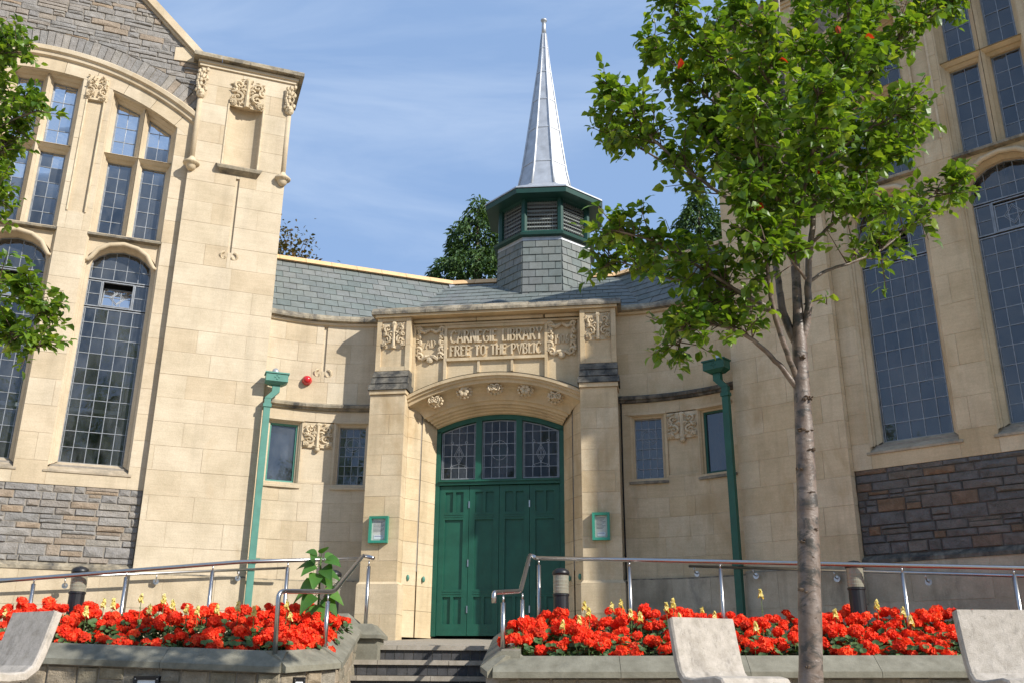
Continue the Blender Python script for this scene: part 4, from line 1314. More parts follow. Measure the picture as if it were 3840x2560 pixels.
# ridge junctions on the centre ridge
def junc(x): return Vector((x, 2.76, ZR))
JL = ME @ Vector((-1.42, 2.76, ZR))
jl = ML.inverted() @ JL
dL, tfL_, slL = roof(ML, -.7, jl.x + .03, .40, 5.30, jl.y - .40, ZR - 5.30, [], 5)
JR = ME @ Vector((1.75, 2.76, ZR))
jr = MR.inverted() @ JR
dR, tfR_, slR = roof(MR, jr.x - .03, .45, .62, 5.42, jr.y - .62, ZR - 5.42, [], 7)
def ridge(MW, xa, xb, y, parent):
    n = max(1, round((xb - xa) / .46))
    for i in range(n):
        a, b = xa + (xb - xa) * i / n, xa + (xb - xa) * (i + 1) / n - .006
        MB().add([(a, y - .13, ZR - .06), (b, y - .13, ZR - .06), (b, y - .02, ZR + .06), (a, y - .02, ZR + .06), (a, y + .13, ZR - .06), (b, y + .13, ZR - .06), (a, y + .02, ZR + .06), (b, y + .02, ZR + .06)],
                 [(0, 1, 2, 3), (3, 2, 7, 6), (6, 7, 5, 4), (0, 3, 6, 4), (1, 5, 7, 2), (0, 4, 5, 1)]).build('ridge_tile', 'ridge', parent)
ridge(ME, -1.42, 1.75, 2.76, dC)
ridge(ML, -.7, jl.x, jl.y, dL)
ridge(MR, jr.x, .45, jr.y, dR)
# lead valley on the left
v0 = JL + Vector((0, 0, .0))
def valley(jw, tA, MA, a, tB, MB_, b):
    pass
vl = ME.inverted() @ (ML @ Vector(tfL_(jl.x - .02, -.03, slL - .02)))
ve = ME.inverted() @ (ML @ Vector(tfL_(jl.x - .02, -.03, .2)))
vd = MB()
vd.add([tuple(Vector(tfL_(jl.x - .11, -.035, slL - .06))), tuple(Vector(tfL_(jl.x + .0, -.05, slL - .06))), tuple(Vector(tfL_(jl.x + .0, -.05, .3))), tuple(Vector(tfL_(jl.x - .11, -.035, .3))),
        tuple(Vector(tfL_(jl.x - .11, .05, slL - .06))), tuple(Vector(tfL_(jl.x + .0, .05, slL - .06))), tuple(Vector(tfL_(jl.x + .0, .05, .3))), tuple(Vector(tfL_(jl.x - .11, .05, .3)))],
       [(0, 1, 2, 3), (4, 7, 6, 5), (0, 4, 5, 1), (1, 5, 6, 2), (2, 6, 7, 3), (3, 7, 4, 0)])
vd.build('lead_valley', 'lead', dL)
MB().box(-4.2, 4.2, 2.9, 6, 4, 7.3).build('rear_wall', 'ashlar', LIB, ME)

# ------------------------------------------------------------------ turret and spire
TY = 16.9
KT = TY / 16.6
TC = Vector((.0367 * TY + .012, TY, 0))
MT = Matrix.Translation(TC) @ Matrix.Rotation(aE + radians(3), 4, 'Z')
def zt_(z): return .5 + (z - .5) * KT
AP = .885 * KT                       # apothem of the slated drum
oct0 = pi / 8
def octo(r, z): return [(r / cos(pi / 8) * cos(oct0 + k * pi / 4), r / cos(pi / 8) * sin(oct0 + k * pi / 4), z) for k in range(8)]
def octolathe(prof): 
    return MB().lathe([(r / cos(pi / 8), z) for r, z in prof], 8, (0, 0), oct0)
zs0, zs1 = 6.0, 8.25
TUR = octolathe([(AP + .02, zs0), (AP - .035, zs1)]).build('turret', 'slate', LIB, MT)
rngt = random.Random(8)
ex = .152
for k in range(8):
    a = k * pi / 4
    n_ = Vector((cos(a), sin(a), 0))
    t_ = Vector((-sin(a), cos(a), 0))
    if n_.dot((MT.to_3x3().inverted() @ Vector((0, 1, 0)))) > .5: continue
    nr = int((zs1 - zs0) / ex)
    ztop = zs1 - .055
    for r in range(nr):
        zt1 = ztop - ex * r
        zt0 = zt1 - ex
        if zt0 < zs0: break
        ap = lambda z: AP + .02 - .055 * (z - zs0) / (zs1 - zs0)
        hw0, hw1 = ap(zt0) * tan(pi / 8), ap(zt1) * tan(pi / 8)
        x = -hw0 - (.12 if r % 2 else 0)
        w = 2 * hw0 / 3
        while x < hw0 - .01:
            a0, a1 = max(x, -hw0), min(x + w, hw0)
            x += w
            if a1 - a0 < .03: continue
            dj = rngt.uniform(0, .004)
            c = []
            for (u, z, d) in ((a0 + .005, zt0 + .001, .024), (a1 - .005, zt0 + .001, .024), (a1 - .005, zt1 + .03, .006), (a0 + .005, zt1 + .03, .006)):
                u = max(-ap(z) * tan(pi / 8), min(ap(z) * tan(pi / 8), u))
                c.append(n_ * (ap(z) + d + dj) + t_ * u + Vector((0, 0, z)))
            c2 = [q - n_ * .013 for q in c]
            MB().add([tuple(q) for q in c + c2], [(0, 1, 2, 3), (7, 6, 5, 4), (0, 4, 5, 1), (1, 5, 6, 2), (2, 6, 7, 3), (3, 7, 4, 0)]).build('slate', 'slate', TUR)
octolathe([(AP - .012, zs1 - .07), (AP - .02, zs1 + .01)]).build('lead_flashing', 'lead', TUR)
LB, LT = 8.36, 9.06
octolathe([(AP - .04, zs1), (AP + .06, zs1 + .02), (AP + .07, zs1 + .07), (AP + .02, zs1 + .09), (AP - .02, LB + .03)]).build('turret_sill', 'turretgreen', TUR)
AL_ = AP - .075
lou = octolathe([(AL_ - .12, LB), (AL_ - .12, LT + .1)]).build('louvre_core', 'dark', TUR)
for k in range(8):
    a = k * pi / 4
    n_ = Vector((cos(a), sin(a), 0))
    t_ = Vector((-sin(a), cos(a), 0))
    hw = AL_ * tan(pi / 8)
    c = octo(AL_, 0)[k]
    MB().tube([(c[0], c[1], LB - .02), (c[0], c[1], LT + .1)], .06, 6).build('louvre_post', 'turretgreen', TUR)
    if n_.dot((MT.to_3x3().inverted() @ Vector((0, 1, 0)))) > .5: continue
    nsl = 8
    for i in range(nsl):
        z = LB + .05 + (LT - LB - .05) * i / nsl
        h = (LT - LB - .05) / nsl
        q = [n_ * (AL_ - .02) + t_ * (-hw) + Vector((0, 0, z)), n_ * (AL_ - .02) + t_ * hw + Vector((0, 0, z)), n_ * (AL_ - .09) + t_ * hw + Vector((0, 0, z + h * .95)), n_ * (AL_ - .09) + t_ * (-hw) + Vector((0, 0, z + h * .95))]
        q2 = [p - n_ * .012 for p in q]
        MB().add([tuple(p) for p in q + q2], [(0, 1, 2, 3), (7, 6, 5, 4), (0, 4, 5, 1), (1, 5, 6, 2), (2, 6, 7, 3), (3, 7, 4, 0)]).build('louvre_slat', 'louvre', TUR)
    gr = MB()
    for i in range(1, 14):
        u = -hw + 2 * hw * i / 14
        p = n_ * (AL_ - .012) + t_ * u
        gr.tube([(p.x, p.y, LB), (p.x, p.y, LT)], .0035, 3, False)
    for i in range(1, 13):
        z = LB + (LT - LB) * i / 13
        p, q = n_ * (AL_ - .012) - t_ * hw, n_ * (AL_ - .012) + t_ * hw
        gr.tube([(p.x, p.y, z), (q.x, q.y, z)], .0035, 3, False)
    tag(gr.build('wire_guard', 'came', TUR), kind=None)
EZ = 9.12
ER = 1.10 * KT
octolathe([(AL_ - .02, LT - .03), (AL_ + .05, LT), (ER - .05, EZ - .06), (ER, EZ - .06), (ER + .01, EZ + .03), (ER - .07, EZ + .06), (ER - .3, EZ + .10)]).build('eaves', 'turretgreen', TUR)
octolathe([(ER + .025, EZ + .045), (ER + .02, EZ + .075), (.66 * KT, EZ + .36), (.60 * KT, EZ + .42), (.56 * KT, EZ + .42)]).build('lead_skirt', 'lead', TUR)
SB, ST = EZ + .33, 13.46
prof = [(.585, 0), (.47, .14), (.385, .29), (.30, .45), (.215, .62), (.13, .79), (.052, 1.0)]
SP = octolathe([(r * KT * .93, SB + (ST - SB) * t) for r, t in prof]).build('spire', 'lead', TUR)
for k in range(8):
    pts = []
    for r, t in prof:
        rr = r * KT * .93 / cos(pi / 8)
        pts.append((rr * cos(oct0 + k * pi / 4), rr * sin(oct0 + k * pi / 4), SB + (ST - SB) * t))
    MB().tube(pts, [.026] * 4 + [.022, .018, .012], 6).build('lead_roll', 'lead', SP, smooth=True)
for j, t in enumerate((.17, .38, .56, .74, .9)):
    r = [prof[i][0] + (prof[i + 1][0] - prof[i][0]) * (t - prof[i][1]) / (prof[i + 1][1] - prof[i][1]) for i in range(6) if prof[i][1] <= t <= prof[i + 1][1]][0]
    z = SB + (ST - SB) * t
    octolathe([(r * KT * .93 + .001, z), (r * KT * .93 + .010, z + .002), (r * KT * .93 + .008, z + .03), (r * KT * .93 - .006, z + .04)]).build('lead_lap', 'lead', SP)
MB().lathe([(.052, ST), (.045, ST + .2), (.04, ST + .33), (.065, ST + .34), (.07, ST + .37), (.03, ST + .40)], 12).build('finial', 'lead', SP, smooth=True)

# =================================================================== GROUND, STEPS, PLANTERS
gm = MB()
gm.add([(-700, -700, 0), (700, -700, 0), (700, 700, 0), (-700, 700, 0)], [(0, 1, 2, 3)])
tag(gm.build('ground', 'paving'), kind='structure')

def wp(pts, z0, z1, name, mat, kind='structure'):
    n = len(pts)
    zt = [z1] * n if not hasattr(z1, '__len__') else z1
    mb = MB().add([(x, y, z0) for x, y in pts] + [(pts[i][0], pts[i][1], zt[i]) for i in range(n)], [tuple(range(n)), tuple(range(2 * n - 1, n - 1, -1))] + [(i, (i + 1) % n, n + (i + 1) % n, n + i) for i in range(n)])
    o = mb.build(name, mat)
    return tag(o, kind=kind)
ZLAND = .82
SX0, SX1 = -2.05, .95                       # stair width at the top
e3 = lambda x, y: tuple((ME @ Vector((x, y, 0)))[:2])
pl_ = [(SX0, 11.32), (SX1, 11.32), e3(1.9, -.80), e3(1.7, .3), e3(-1.7, .3), e3(-1.95, -.80)]
wp(pl_, 0, [ZLAND, ZLAND, ZLAND + .1, 1.025, 1.025, ZLAND + .1], 'landing', 'slab')
l3 = lambda s, y: tuple((ML @ Vector((-s, y, 0)))[:2])
r3 = lambda s, y: tuple((MR @ Vector((s, y, 0)))[:2])
wp([(SX0, 11.25), e3(-1.95, -.8), e3(-1.95, -.3), l3(0, .2), l3(6, .2), l3(6, -1.7)], 0, [ZLAND, ZLAND, ZLAND, .80, .30, .30], 'ramp', 'slab')
wp([(SX1, 11.25), (2.2, 11.0), (5.6, 9.6), r3(6, .2), r3(0, .2), e3(1.95, -.3), e3(1.95, -.8)], 0, [ZLAND, .78, .34, .30, .80, ZLAND, ZLAND], 'ramp', 'slab')

# ---- steps: speckled nosing slabs on risers of blue brick
STEP = MB().box(-2.4, 1.4, 11.3, 11.6, 0, .2).build('entrance_steps', 'mortar')
tag(STEP, 'short flight of steps with speckled slab treads and dark brick risers', 'steps')
RH_, TR = .163, .33
srng = random.Random(17)
bmesh_brick = {}
for k in range(5):
    zt1 = ZLAND - RH_ * k + .004
    yf = 11.25 - TR * k
    x0, x1 = SX0 - .17 * k, SX1 + .03 * k
    x = x0
    while x < x1 - .05:
        l = min(.78, x1 - x)
        MB().box(x, x + l - .005, yf - .03, yf + TR + .03, zt1 - .05, zt1 + srng.uniform(-.001, .001)).build('tread_slab', 'slab', STEP)
        x += l
    MB().box(x0, x1, yf + .012, yf + .3, zt1 - RH_ + .0, zt1 - .052).build('riser_backing', 'mortar', STEP)
    nb = int((x1 - x0) / .107)
    if k < 4:
        for i in range(nb):
            a = x0 + (x1 - x0) * i / nb
            MB().box(a + .004, a + (x1 - x0) / nb - .004, yf + srng.uniform(-.001, .002), yf + .05, zt1 - RH_ + .006, zt1 - .055).build('brick', 'engbrick', STEP)

# ---- planters
def coping_run(parent, pts, wdt=.30, out=-1, seed=1, seg=1.05, mat='planter_coping'):
    """weathered coping stones along a path of (x,y,z of underside); sloped front face"""
    for i in range(len(pts) - 1):
        p, q = Vector(pts[i]), Vector(pts[i + 1])
        d = (q - p)
        n = max(1, round(d.length / seg))
        dn = Vector((d.x, d.y, 0)).normalized()
        nr = Vector((dn.y, -dn.x, 0))          # outward
        for k in range(n):
            a, b = p + d * (k / n) + dn * .002, p + d * ((k + 1) / n) - dn * .002
            sec = [(-.03, 0), (.055, 0), (.055, .05), (-.13, .185), (-wdt, .185), (-wdt, 0)]
            vs = []
            for c in (a, b):
                vs += [tuple(c + nr * o + Vector((0, 0, z))) for o, z in sec]
            m = len(sec)
            fs = [tuple(range(m)), tuple(range(2 * m - 1, m - 1, -1))] + [(j, (j + 1) % m, m + (j + 1) % m, m + j) for j in range(m)]
            MB().add(vs, fs).build('coping_stone', mat, parent)
def planter(name, label, path, seed, lights):
    rng = random.Random(seed)
    mb = MB()
    for i in range(len(path) - 1):
        p, q = Vector(path[i]), Vector(path[i + 1])
        dn = Vector((q.x - p.x, q.y - p.y, 0)).normalized()
        nr = Vector((dn.y, -dn.x, 0))
        a, b, c, d = p - nr * .012, q - nr * .012, q - nr * .2, p - nr * .2
        mb.add([(v.x, v.y, 0) for v in (a, b, c, d)] + [(v.x, v.y, v.z) for v in (a, b, c, d)], [(0, 1, 2, 3), (7, 6, 5, 4), (0, 4, 5, 1), (1, 5, 6, 2), (2, 6, 7, 3), (3, 7, 4, 0)])
    pl = mb.build(name, 'mortar')
    tag(pl, label, 'planter')
    for i in range(len(path) - 1):
        p, q = Vector(path[i]), Vector(path[i + 1])
        L_ = sqrt((q.x - p.x) ** 2 + (q.y - p.y) ** 2)
        dn = Vector((q.x - p.x, q.y - p.y, 0)).normalized()
        nr = Vector((dn.y, -dn.x, 0))
        tf = lambda s, y, z, p=p, q=q, dn=dn, nr=nr, L_=L_: tuple(Vector((p.x, p.y, 0)) + dn * s - nr * y + Vector((0, 0, z * (p.z + (q.z - p.z) * s / L_) / .52)))
        rubble(pl, tf, .0, L_, .02, .515, 0, rng, (.11, .19), (.18, .42), mat='pale_rubble', limit=90)
    coping_run(pl, path, .32, seed=seed)
    for (i, s, w, h) in lights:
        p, q = Vector(path[i]), Vector(path[i + 1])
        dn = Vector((q.x - p.x, q.y - p.y, 0)).normalized()
        nr = Vector((dn.y, -dn.x, 0))
        tf = lambda a, y, z: tuple(Vector((p.x, p.y, 0)) + dn * a - nr * y + Vector((0, 0, z)))
        lf = MB(tf).ring([(s - w, .48 - h), (s + w, .48 - h), (s + w, .48), (s - w, .48)], [(s - w * .72, .48 - h * .86), (s + w * .72, .48 - h * .86), (s + w * .72, .48 - h * .11), (s - w * .72, .48 - h * .11)], -.025, -.022, .02).build('recessed_light', 'black')
        tag(lf, 'recessed wall light with black frame in the long face of the stone planter' if w > .1 else 'recessed wall light with black frame on the splayed planter corner', 'light')
        MB(tf).box(s - w * .75, s + w * .75, -.012, .01, .48 - h * .9, .48 - h * .10).build('lens', 'white', lf)
        for c in ((-.86, .93), (.86, .93), (-.86, .08), (.86, .08)):
            MB(tf).blob((s + w * c[0], -.026, .48 - h * c[1]), (.007, .004, .007), 6, 3).build('screw', 'steel', lf)
    return pl
A_ = at(-700, 2452, 9.1)
B_ = at(1053, 2521, 8.9)
C_ = at(1262, 2504, 9.5)
D_ = at(1347, 2362, 11.2)
pathL = [tuple(A_), tuple(B_), tuple(C_), (D_.x, D_.y, D_.z)]
PLN_L = planter('planter_wall', 'grey stone planter wall beside the steps with a coping that climbs to the landing', pathL, 41, ((0, (at(562, 2530, 9.0).x - A_.x), .115, .30), (1, .22, .07, .3)))
Er = at(1822, 2540, 8.75)
pathR = [(Er.x + .08, 11.0, .86), (Er.x, Er.y + .1, .53), (Er.x + .06, Er.y, Er.z), tuple(at(4300, 2538, 8.5))]
PLN_R = planter('planter_wall', 'straight grey stone planter wall behind the concrete chairs', pathR[1:], 43, ())
coping_run(PLN_R, [pathR[0], pathR[1]], .3)
MB().box(Er.x - .0, Er.x + .2, Er.y, 11.0, 0, .53).build('side_wall', 'mortar', PLN_R)
# stone block that ends the climbing coping
eb = MB()
ep = at(1385, 2345, 11.1)
eb.box(ep.x - .22, ep.x + .12, 10.95, 11.5, 0, .88)
EB = eb.build('end_pier', 'planter_coping', PLN_L)
cpz = .885
MB().add([(ep.x - .26, 10.90, cpz), (ep.x + .16, 10.90, cpz), (ep.x + .16, 11.54, cpz), (ep.x - .26, 11.54, cpz), (ep.x - .26, 10.9, cpz + .04), (ep.x + .16, 10.9, cpz + .04), (ep.x + .04, 11.0, cpz + .16), (ep.x - .2, 11.0, cpz + .16), (ep.x + .16, 11.54, cpz + .04), (ep.x - .26, 11.54, cpz + .04), (ep.x + .04, 11.5, cpz + .16), (ep.x - .2, 11.5, cpz + .16)],
         [(0, 3, 2, 1), (0, 1, 5, 4), (4, 5, 6, 7), (1, 2, 8, 5), (5, 8, 10, 6), (2, 3, 9, 8), (8, 9, 11, 10), (3, 0, 4, 9), (9, 4, 7, 11), (7, 6, 10, 11)]).build('pier_cap', 'planter_coping', PLN_L)

# soil of the two beds (rises towards the ramps)
def soil(pts, zs, name):
    o = MB().add([(x, y, z) for (x, y), z in zip(pts, zs)], [tuple(range(len(pts)))]).build(name, 'soil')
    return tag(o, kind='structure')
soil([(A_.x, A_.y + .2), (B_.x, B_.y + .2), (C_.x - .1, C_.y + .1), (D_.x - .15, 10.9), (-2.6, 11.1), (A_.x, 9.9)], [.62, .62, .64, .84, .86, .8], 'flower_bed_soil')
soil([(Er.x + .1, Er.y + .2), (6.2, 8.75), (6.2, 9.9), (3.0, 10.7), (Er.x + .15, 10.8)], [.62, .62, .78, .86, .86], 'flower_bed_soil')

# =================================================================== FLOWERS
frng = random.Random(99)
def disc(mb, c, nrm, r, k, rnd, cup=.15, n=6):
    nrm = Vector(nrm).normalized()
    u = nrm.orthogonal().normalized()
    v = nrm.cross(u)
    a0 = frng.uniform(0, 6.28)
    vs = [tuple(Vector(c) - nrm * r * cup)]
    for i in range(n):
        a = a0 + 2 * pi * i / n
        rr = r * (1 + k * ((i % 2) - .5))
        vs.append(tuple(Vector(c) + (u * cos(a) + v * sin(a)) * rr + nrm * frng.uniform(-.1, .1) * r))
    mb.add(vs, [(0, 1 + i, 1 + (i + 1) % n) for i in range(n)], rnd)
def head_mesh(R):
    mb = MB()
    for i in range(34):
        z = 1 - 1.45 * (i + .5) / 34
        a = i * 2.39996
        d = Vector((sqrt(max(0, 1 - z * z)) * cos(a), sqrt(max(0, 1 - z * z)) * sin(a), z))
        c = d * R * frng.uniform(.80, 1.06)
        c.z *= .82
        disc(mb, c, d + Vector((frng.uniform(-.5, .5), frng.uniform(-.5, .5), frng.uniform(-.5, .5))), R * frng.uniform(.30, .42), .55, frng.random(), .3, 8)
    mb.blob((0, 0, -.1 * R), R * .62, 6, 4)
    mb.r += [.2] * (len(mb.f) - len(mb.r))
    return mb.mesh('flower_head', 'petal', fix=False)
HEADS = [head_mesh(.052), head_mesh(.058), head_mesh(.048), head_mesh(.062), head_mesh(.044)]
def foliage_mesh():
    mb = MB()
    for i in range(60):
        a = frng.uniform(0, 6.28)
        r = sqrt(frng.random()) * .17
        z = frng.uniform(.03, .25) - r * .35
        disc(mb, (r * cos(a), r * sin(a), z), (cos(a) * .7 * r / .15 + frng.uniform(-.3, .3), sin(a) * .7 * r / .15 - .25, 1 - r * 2), frng.uniform(.022, .038), .12, frng.random() * .9, .35, 9)
    me = mb.mesh('foliage', 'geranleaf', fix=False)
    return me
FOL = [foliage_mesh() for _ in range(4)]
def stem_mesh(h):
    mb = MB()
    mb.tube([(0, 0, -h), (.004, .003, -h * .5), (0, 0, -.02)], .0028, 4, False)
    return mb.mesh('stem', 'stem')
STM = stem_mesh(.2)
def geranium(x, y, z, tall, n, label, group, spread=.15):
    g = empty('geranium_plant', (x, y, z))
    tag(g, label, 'flower', group)
    f = link('foliage', FOL[frng.randrange(4)], g)
    f.rotation_euler = (0, 0, frng.uniform(-.6, .6))
    f.scale = (1, 1, max(.8, tall / .30))
    for i in range(n):
        a = 2 * pi * i / n + frng.uniform(-.4, .4)
        r = spread * sqrt(frng.random()) * .95
        h = tall * frng.uniform(.66, 1.06) - r * .35
        hd = link('flower_head', HEADS[frng.randrange(5)], g)
        hd.location = (r * cos(a), r * sin(a), h)
        hd.rotation_euler = (frng.uniform(-.3, .5), frng.uniform(-.35, .35), frng.uniform(0, 6.28))
        s_ = frng.uniform(.82, 1.12)
        hd.scale = (s_, s_, s_)
        st = link('stem', STM, g)
        st.location = hd.location
def snap(x, y, z, h, label, group):
    g = empty('snapdragon', (x, y, z))
    tag(g, label, 'flower', group)
    mb = MB()
    mb.tube([(0, 0, 0), (.006, 0, h * .5), (0, .004, h)], .0035, 4, False)
    mb.build('stem', 'stem', g)
    fl = MB()
    k = frng.randrange(5, 12)
    for i in range(k):
        t = i / k
        zz = h - .085 * (1 - t) - .004
        a = i * 2.4
        rr = .020 * (1 - .55 * t)
        disc(fl, (rr * cos(a), rr * sin(a), zz), (cos(a), sin(a), .4), .027 * (1 - .4 * t), .5, frng.random(), .4, 6)
        fl.blob((rr * .6 * cos(a), rr * .6 * sin(a), zz), (.010, .010, .009), 5, 3)
        fl.r += [.5] * (len(fl.f) - len(fl.r))
    fl.build('blossom', 'yellow', g, fix=False)
    lv = MB()
    for i in range(10):
        a = frng.uniform(0, 6.28)
        zz = h * frng.uniform(.2, .66)
        d = Vector((cos(a), sin(a), .7)).normalized()
        s2 = d.cross(Vector((0, 0, 1))).normalized() * .005
        p = Vector((0, 0, zz))
        lv.add([tuple(p - s2), tuple(p + s2), tuple(p + d * .045)], [(0, 1, 2)], frng.random())
    lv.build('leaf', 'geranleaf', g, fix=False)
def bed(front, back, n_rows, n, side, seed):
    """plants in staggered rows between a front and a back polyline given as functions of t"""
    frng.seed(seed)
    lab = {'left': 'red geranium in the flower bed that ends at the sunflower', 'right': 'red geranium in the flower bed behind the straight planter wall'}[side]
    for r in range(n_rows):
        q = r / (n_rows - 1)
        for i in range(n):
            t = (i + .5 * (r % 2) + frng.uniform(-.2, .2)) / n
            f, b = front(t), back(t)
            p = f.lerp(b, q)
            tall = .20 + .10 * min(1, q * 1.5) + frng.uniform(-.05, .06)
            geranium(p.x, p.y + frng.uniform(-.05, .05), p.z, tall, frng.choice((4, 5, 6, 6, 7)), lab, 'red geraniums in the bed with the sunflower' if side == 'left' else 'red geraniums behind the straight planter wall')
def lerp3(pts):
    def f(t):
        t = max(0, min(.9999, t)) * (len(pts) - 1)
        i = int(t)
        return Vector(pts[i]).lerp(Vector(pts[i + 1]), t - i)
    return f
xl = at(-60, 2400, 9.2).x
bed(lerp3([(xl, 9.36, .62), (B_.x - .1, 9.26, .62), (C_.x - .18, 9.75, .64)]), lerp3([(xl - .35, 10.25, .84), (-3.1, 10.55, .88), (C_.x - .12, 10.5, .86)]), 6, 14, 'left', 5)
bed(lerp3([(Er.x + .22, 9.08, .62), (3.0, 8.98, .62), (4.9, 8.9, .62)]), lerp3([(Er.x + .38, 10.25, .86), (3.1, 10.3, .86), (5.5, 9.85, .86)]), 6, 16, 'right', 6)
frng.seed(7)
for (dx, dy, Y, h) in ((240, 1372, 10.1, .44), (262, 1372, 9.9, .42), (326, 1360, 10.1, .45), (345, 1385, 9.8, .4), (378, 1362, 10.1, .45), (398, 1375, 9.9, .4), (430, 1385, 9.7, .4), (500, 1385, 9.9, .4), (548, 1378, 9.7, .42), (660, 1375, 9.8, .42), (668, 1400, 9.5, .4), (200, 1390, 9.6, .4), (15, 1395, 9.9, .4), (585, 1390, 9.7, .4), (455, 1388, 9.8, .4)):
    p = atD(dx, dy, Y)
    snap(p.x, p.y, p.z - h, h, 'pale yellow snapdragon among the geraniums of the bed with the sunflower', 'yellow snapdragons in the bed with the sunflower')
for (dx, dy, Y, h) in ((1342, 1378, 9.9, .42), (1352, 1392, 9.7, .4), (1292, 1420, 9.3, .38), (1330, 1410, 9.4, .38), (1405, 1378, 9.9, .42), (1426, 1372, 9.9, .44), (1448, 1395, 9.6, .4), (1530, 1380, 9.9, .42), (1545, 1372, 9.9, .42), (1612, 1392, 9.8, .42), (1640, 1400, 9.6, .4), (1746, 1350, 10.0, .5), (1735, 1425, 9.2, .36), (1917, 1395, 9.7, .42), (2012, 1375, 9.9, .45), (2072, 1390, 9.6, .4), (2090, 1410, 9.4, .38), (1470, 1402, 9.5, .38), (1560, 1405, 9.5, .38)):
    p = atD(dx, dy, Y)
    snap(p.x, p.y, p.z - h, h, 'pale yellow snapdragon among the geraniums behind the straight planter wall', 'yellow snapdragons behind the straight planter wall')

# young sunflower at the stair end of the left bed
p = atD(728, 1400, 10.2)
sf = empty('sunflower_plant', (p.x, p.y, .80))
tag(sf, 'tall young sunflower with broad green leaves in front of a bollard light', 'plant')
ztop = atD(733, 1278, 10.2).z - .80
MB().tube([(0, 0, 0), (.01, 0, ztop * .5), (.0, 0, ztop)], [.014, .011, .009], 8).build('stem', 'stem', sf)
def big_leaf(base, d, ln, w, droop, rnd):
    ln, w = ln * 1.0, w * 1.35
    d = Vector(d).normalized()
    sd = d.cross(Vector((0, 0, 1))).normalized()
    nn = sd.cross(d).normalized()
    k = radians(38) * (1 if sd.y > 0 else -1) * min(1, abs(d.x) * 1.4)
    sd = sd * cos(k) + nn * sin(k)
    mb = MB()
    b = Vector(base)
    st = ln * .28
    mb.tube([tuple(b), tuple(b + d * st * .5 + Vector((0, 0, .015))), tuple(b + d * st)], .004, 4, False, rnd)
    prof = [(0, .25), (.12, .85), (.3, 1), (.55, .82), (.8, .42), (1, .02)]
    vs = []
    for t, k in prof:
        c = b + d * (st + ln * t) + Vector((0, 0, -droop * t * t * ln + .01))
        vs += [tuple(c - sd * w * k + Vector((0, -.006, .018 * k))), tuple(c), tuple(c + sd * w * k + Vector((0, -.006, .018 * k)))]
    fs = []
    for i in range(len(prof) - 1):
        a = 3 * i
        fs += [(a, a + 1, a + 4, a + 3), (a + 1, a + 2, a + 5, a + 4)]
    mb.add(vs, fs, rnd)
    mb.build('leaf', 'sunleaf', sf, smooth=True, fix=False)
for (fz, a, up, ln, w, dr) in ((.98, -150, .5, .15, .055, .3), (1.0, -60, .7, .14, .05, .2), (.96, 20, .3, .17, .06, .4), (.93, -20, .15, .20, .065, .5), (.90, 175, .1, .20, .06, .4), (.80, -95, -.3, .16, .065, .9), (.74, -35, -.1, .16, .06, .7), (.64, 190, -.2, .20, .065, .7), (.60, 0, -.1, .22, .075, .6), (.45, -70, -.4, .20, .075, .9), (.36, 170, -.2, .2, .06, .7), (.3, -110, -.4, .18, .065, .8), (.97, -110, .2, .15, .06, .5), (.88, -140, -.1, .17, .06, .6), (.86, -45, -.2, .17, .065, .6), (.70, -150, -.2, .18, .065, .8), (.55, -125, -.3, .19, .07, .8), (.5, -20, -.2, .20, .07, .7), (.8, 10, 0, .18, .06, .5)):
    a = radians(a)
    big_leaf((0, 0, ztop * fz), (cos(a), sin(a), up), ln, w, dr, frng.random())

# =================================================================== HANDRAILS, BOLLARDS
def rail(name, label, pts, posts, r=.0225, wall=None, cat='handrail', hook=True):
    g = empty(name, (pts[0][0], pts[0][1], 0))
    tag(g, label, cat)
    o = Vector((pts[0][0], pts[0][1], 0))
    P = []
    pts = [Vector(p) for p in pts]
    for i, p in enumerate(pts):               # rounded bends
        if 0 < i < len(pts) - 1:
            a, b = (pts[i - 1] - p), (pts[i + 1] - p)
            k = min(.07, a.length * .4, b.length * .4)
            a, b = p + a.normalized() * k, p + b.normalized() * k
            for t in (0, .25, .5, .75, 1): P.append(a * (1 - t) ** 2 + p * 2 * t * (1 - t) + b * t * t)
        else: P.append(p)
    MB().tube([tuple(q - o) for q in P], r, 12).build('rail', 'steel', g, smooth=True)
    for (x, y, zt, zb) in posts:
        MB().tube([(x - o.x, y - o.y, zb), (x - o.x, y - o.y, zt - .075)], r * .98, 12).build('post', 'steel', g, smooth=True)
        MB().tube([(x - o.x, y - o.y, zt - .08), (x - o.x, y - o.y, zt - .01)], r * .40, 8).build('bracket', 'steel', g, smooth=True)
    if wall:
        for (p, n) in wall:
            p = Vector(p) - o
            n = Vector(n)
            MB().tube([tuple(p), tuple(p - Vector((0, 0, .05))), tuple(p - Vector((0, 0, .085)) - n * .03), tuple(p - Vector((0, 0, .09)) - n * .075)], .008, 8).build('bracket', 'steel', g, smooth=True)
            q = p - Vector((0, 0, .09)) - n * .075
            MB().tube([tuple(q), tuple(q + n * .008)], .038, 14).build('rose', 'steel', g)
    return g
q57 = lambda x, y, Y: at(900 + x / 2.57, 1950 + y / 2.57, Y)
# stair rail on the left: post on the planter corner, along, then up to the landing
a0, a1, a2, a3, a4 = q57(335, 1290, 8.98), q57(378, 682, 9.0), q57(905, 685, 9.7), q57(1188, 335, 11.1), q57(1285, 362, 10.95)
b1 = q57(812, 1272, 9.55)
t4 = q57(1213, 930, 11.1)
rail('stair_handrail', 'steel stair handrail rising from the planter corner with the sunflower behind it', [(a0.x, a0.y, a0.z), (a1.x, a0.y, a1.z), tuple(a2), tuple(a3), tuple(a4)],
     [(b1.x, b1.y, a2.z - .03, b1.z), (t4.x, t4.y, a4.z, .85)])
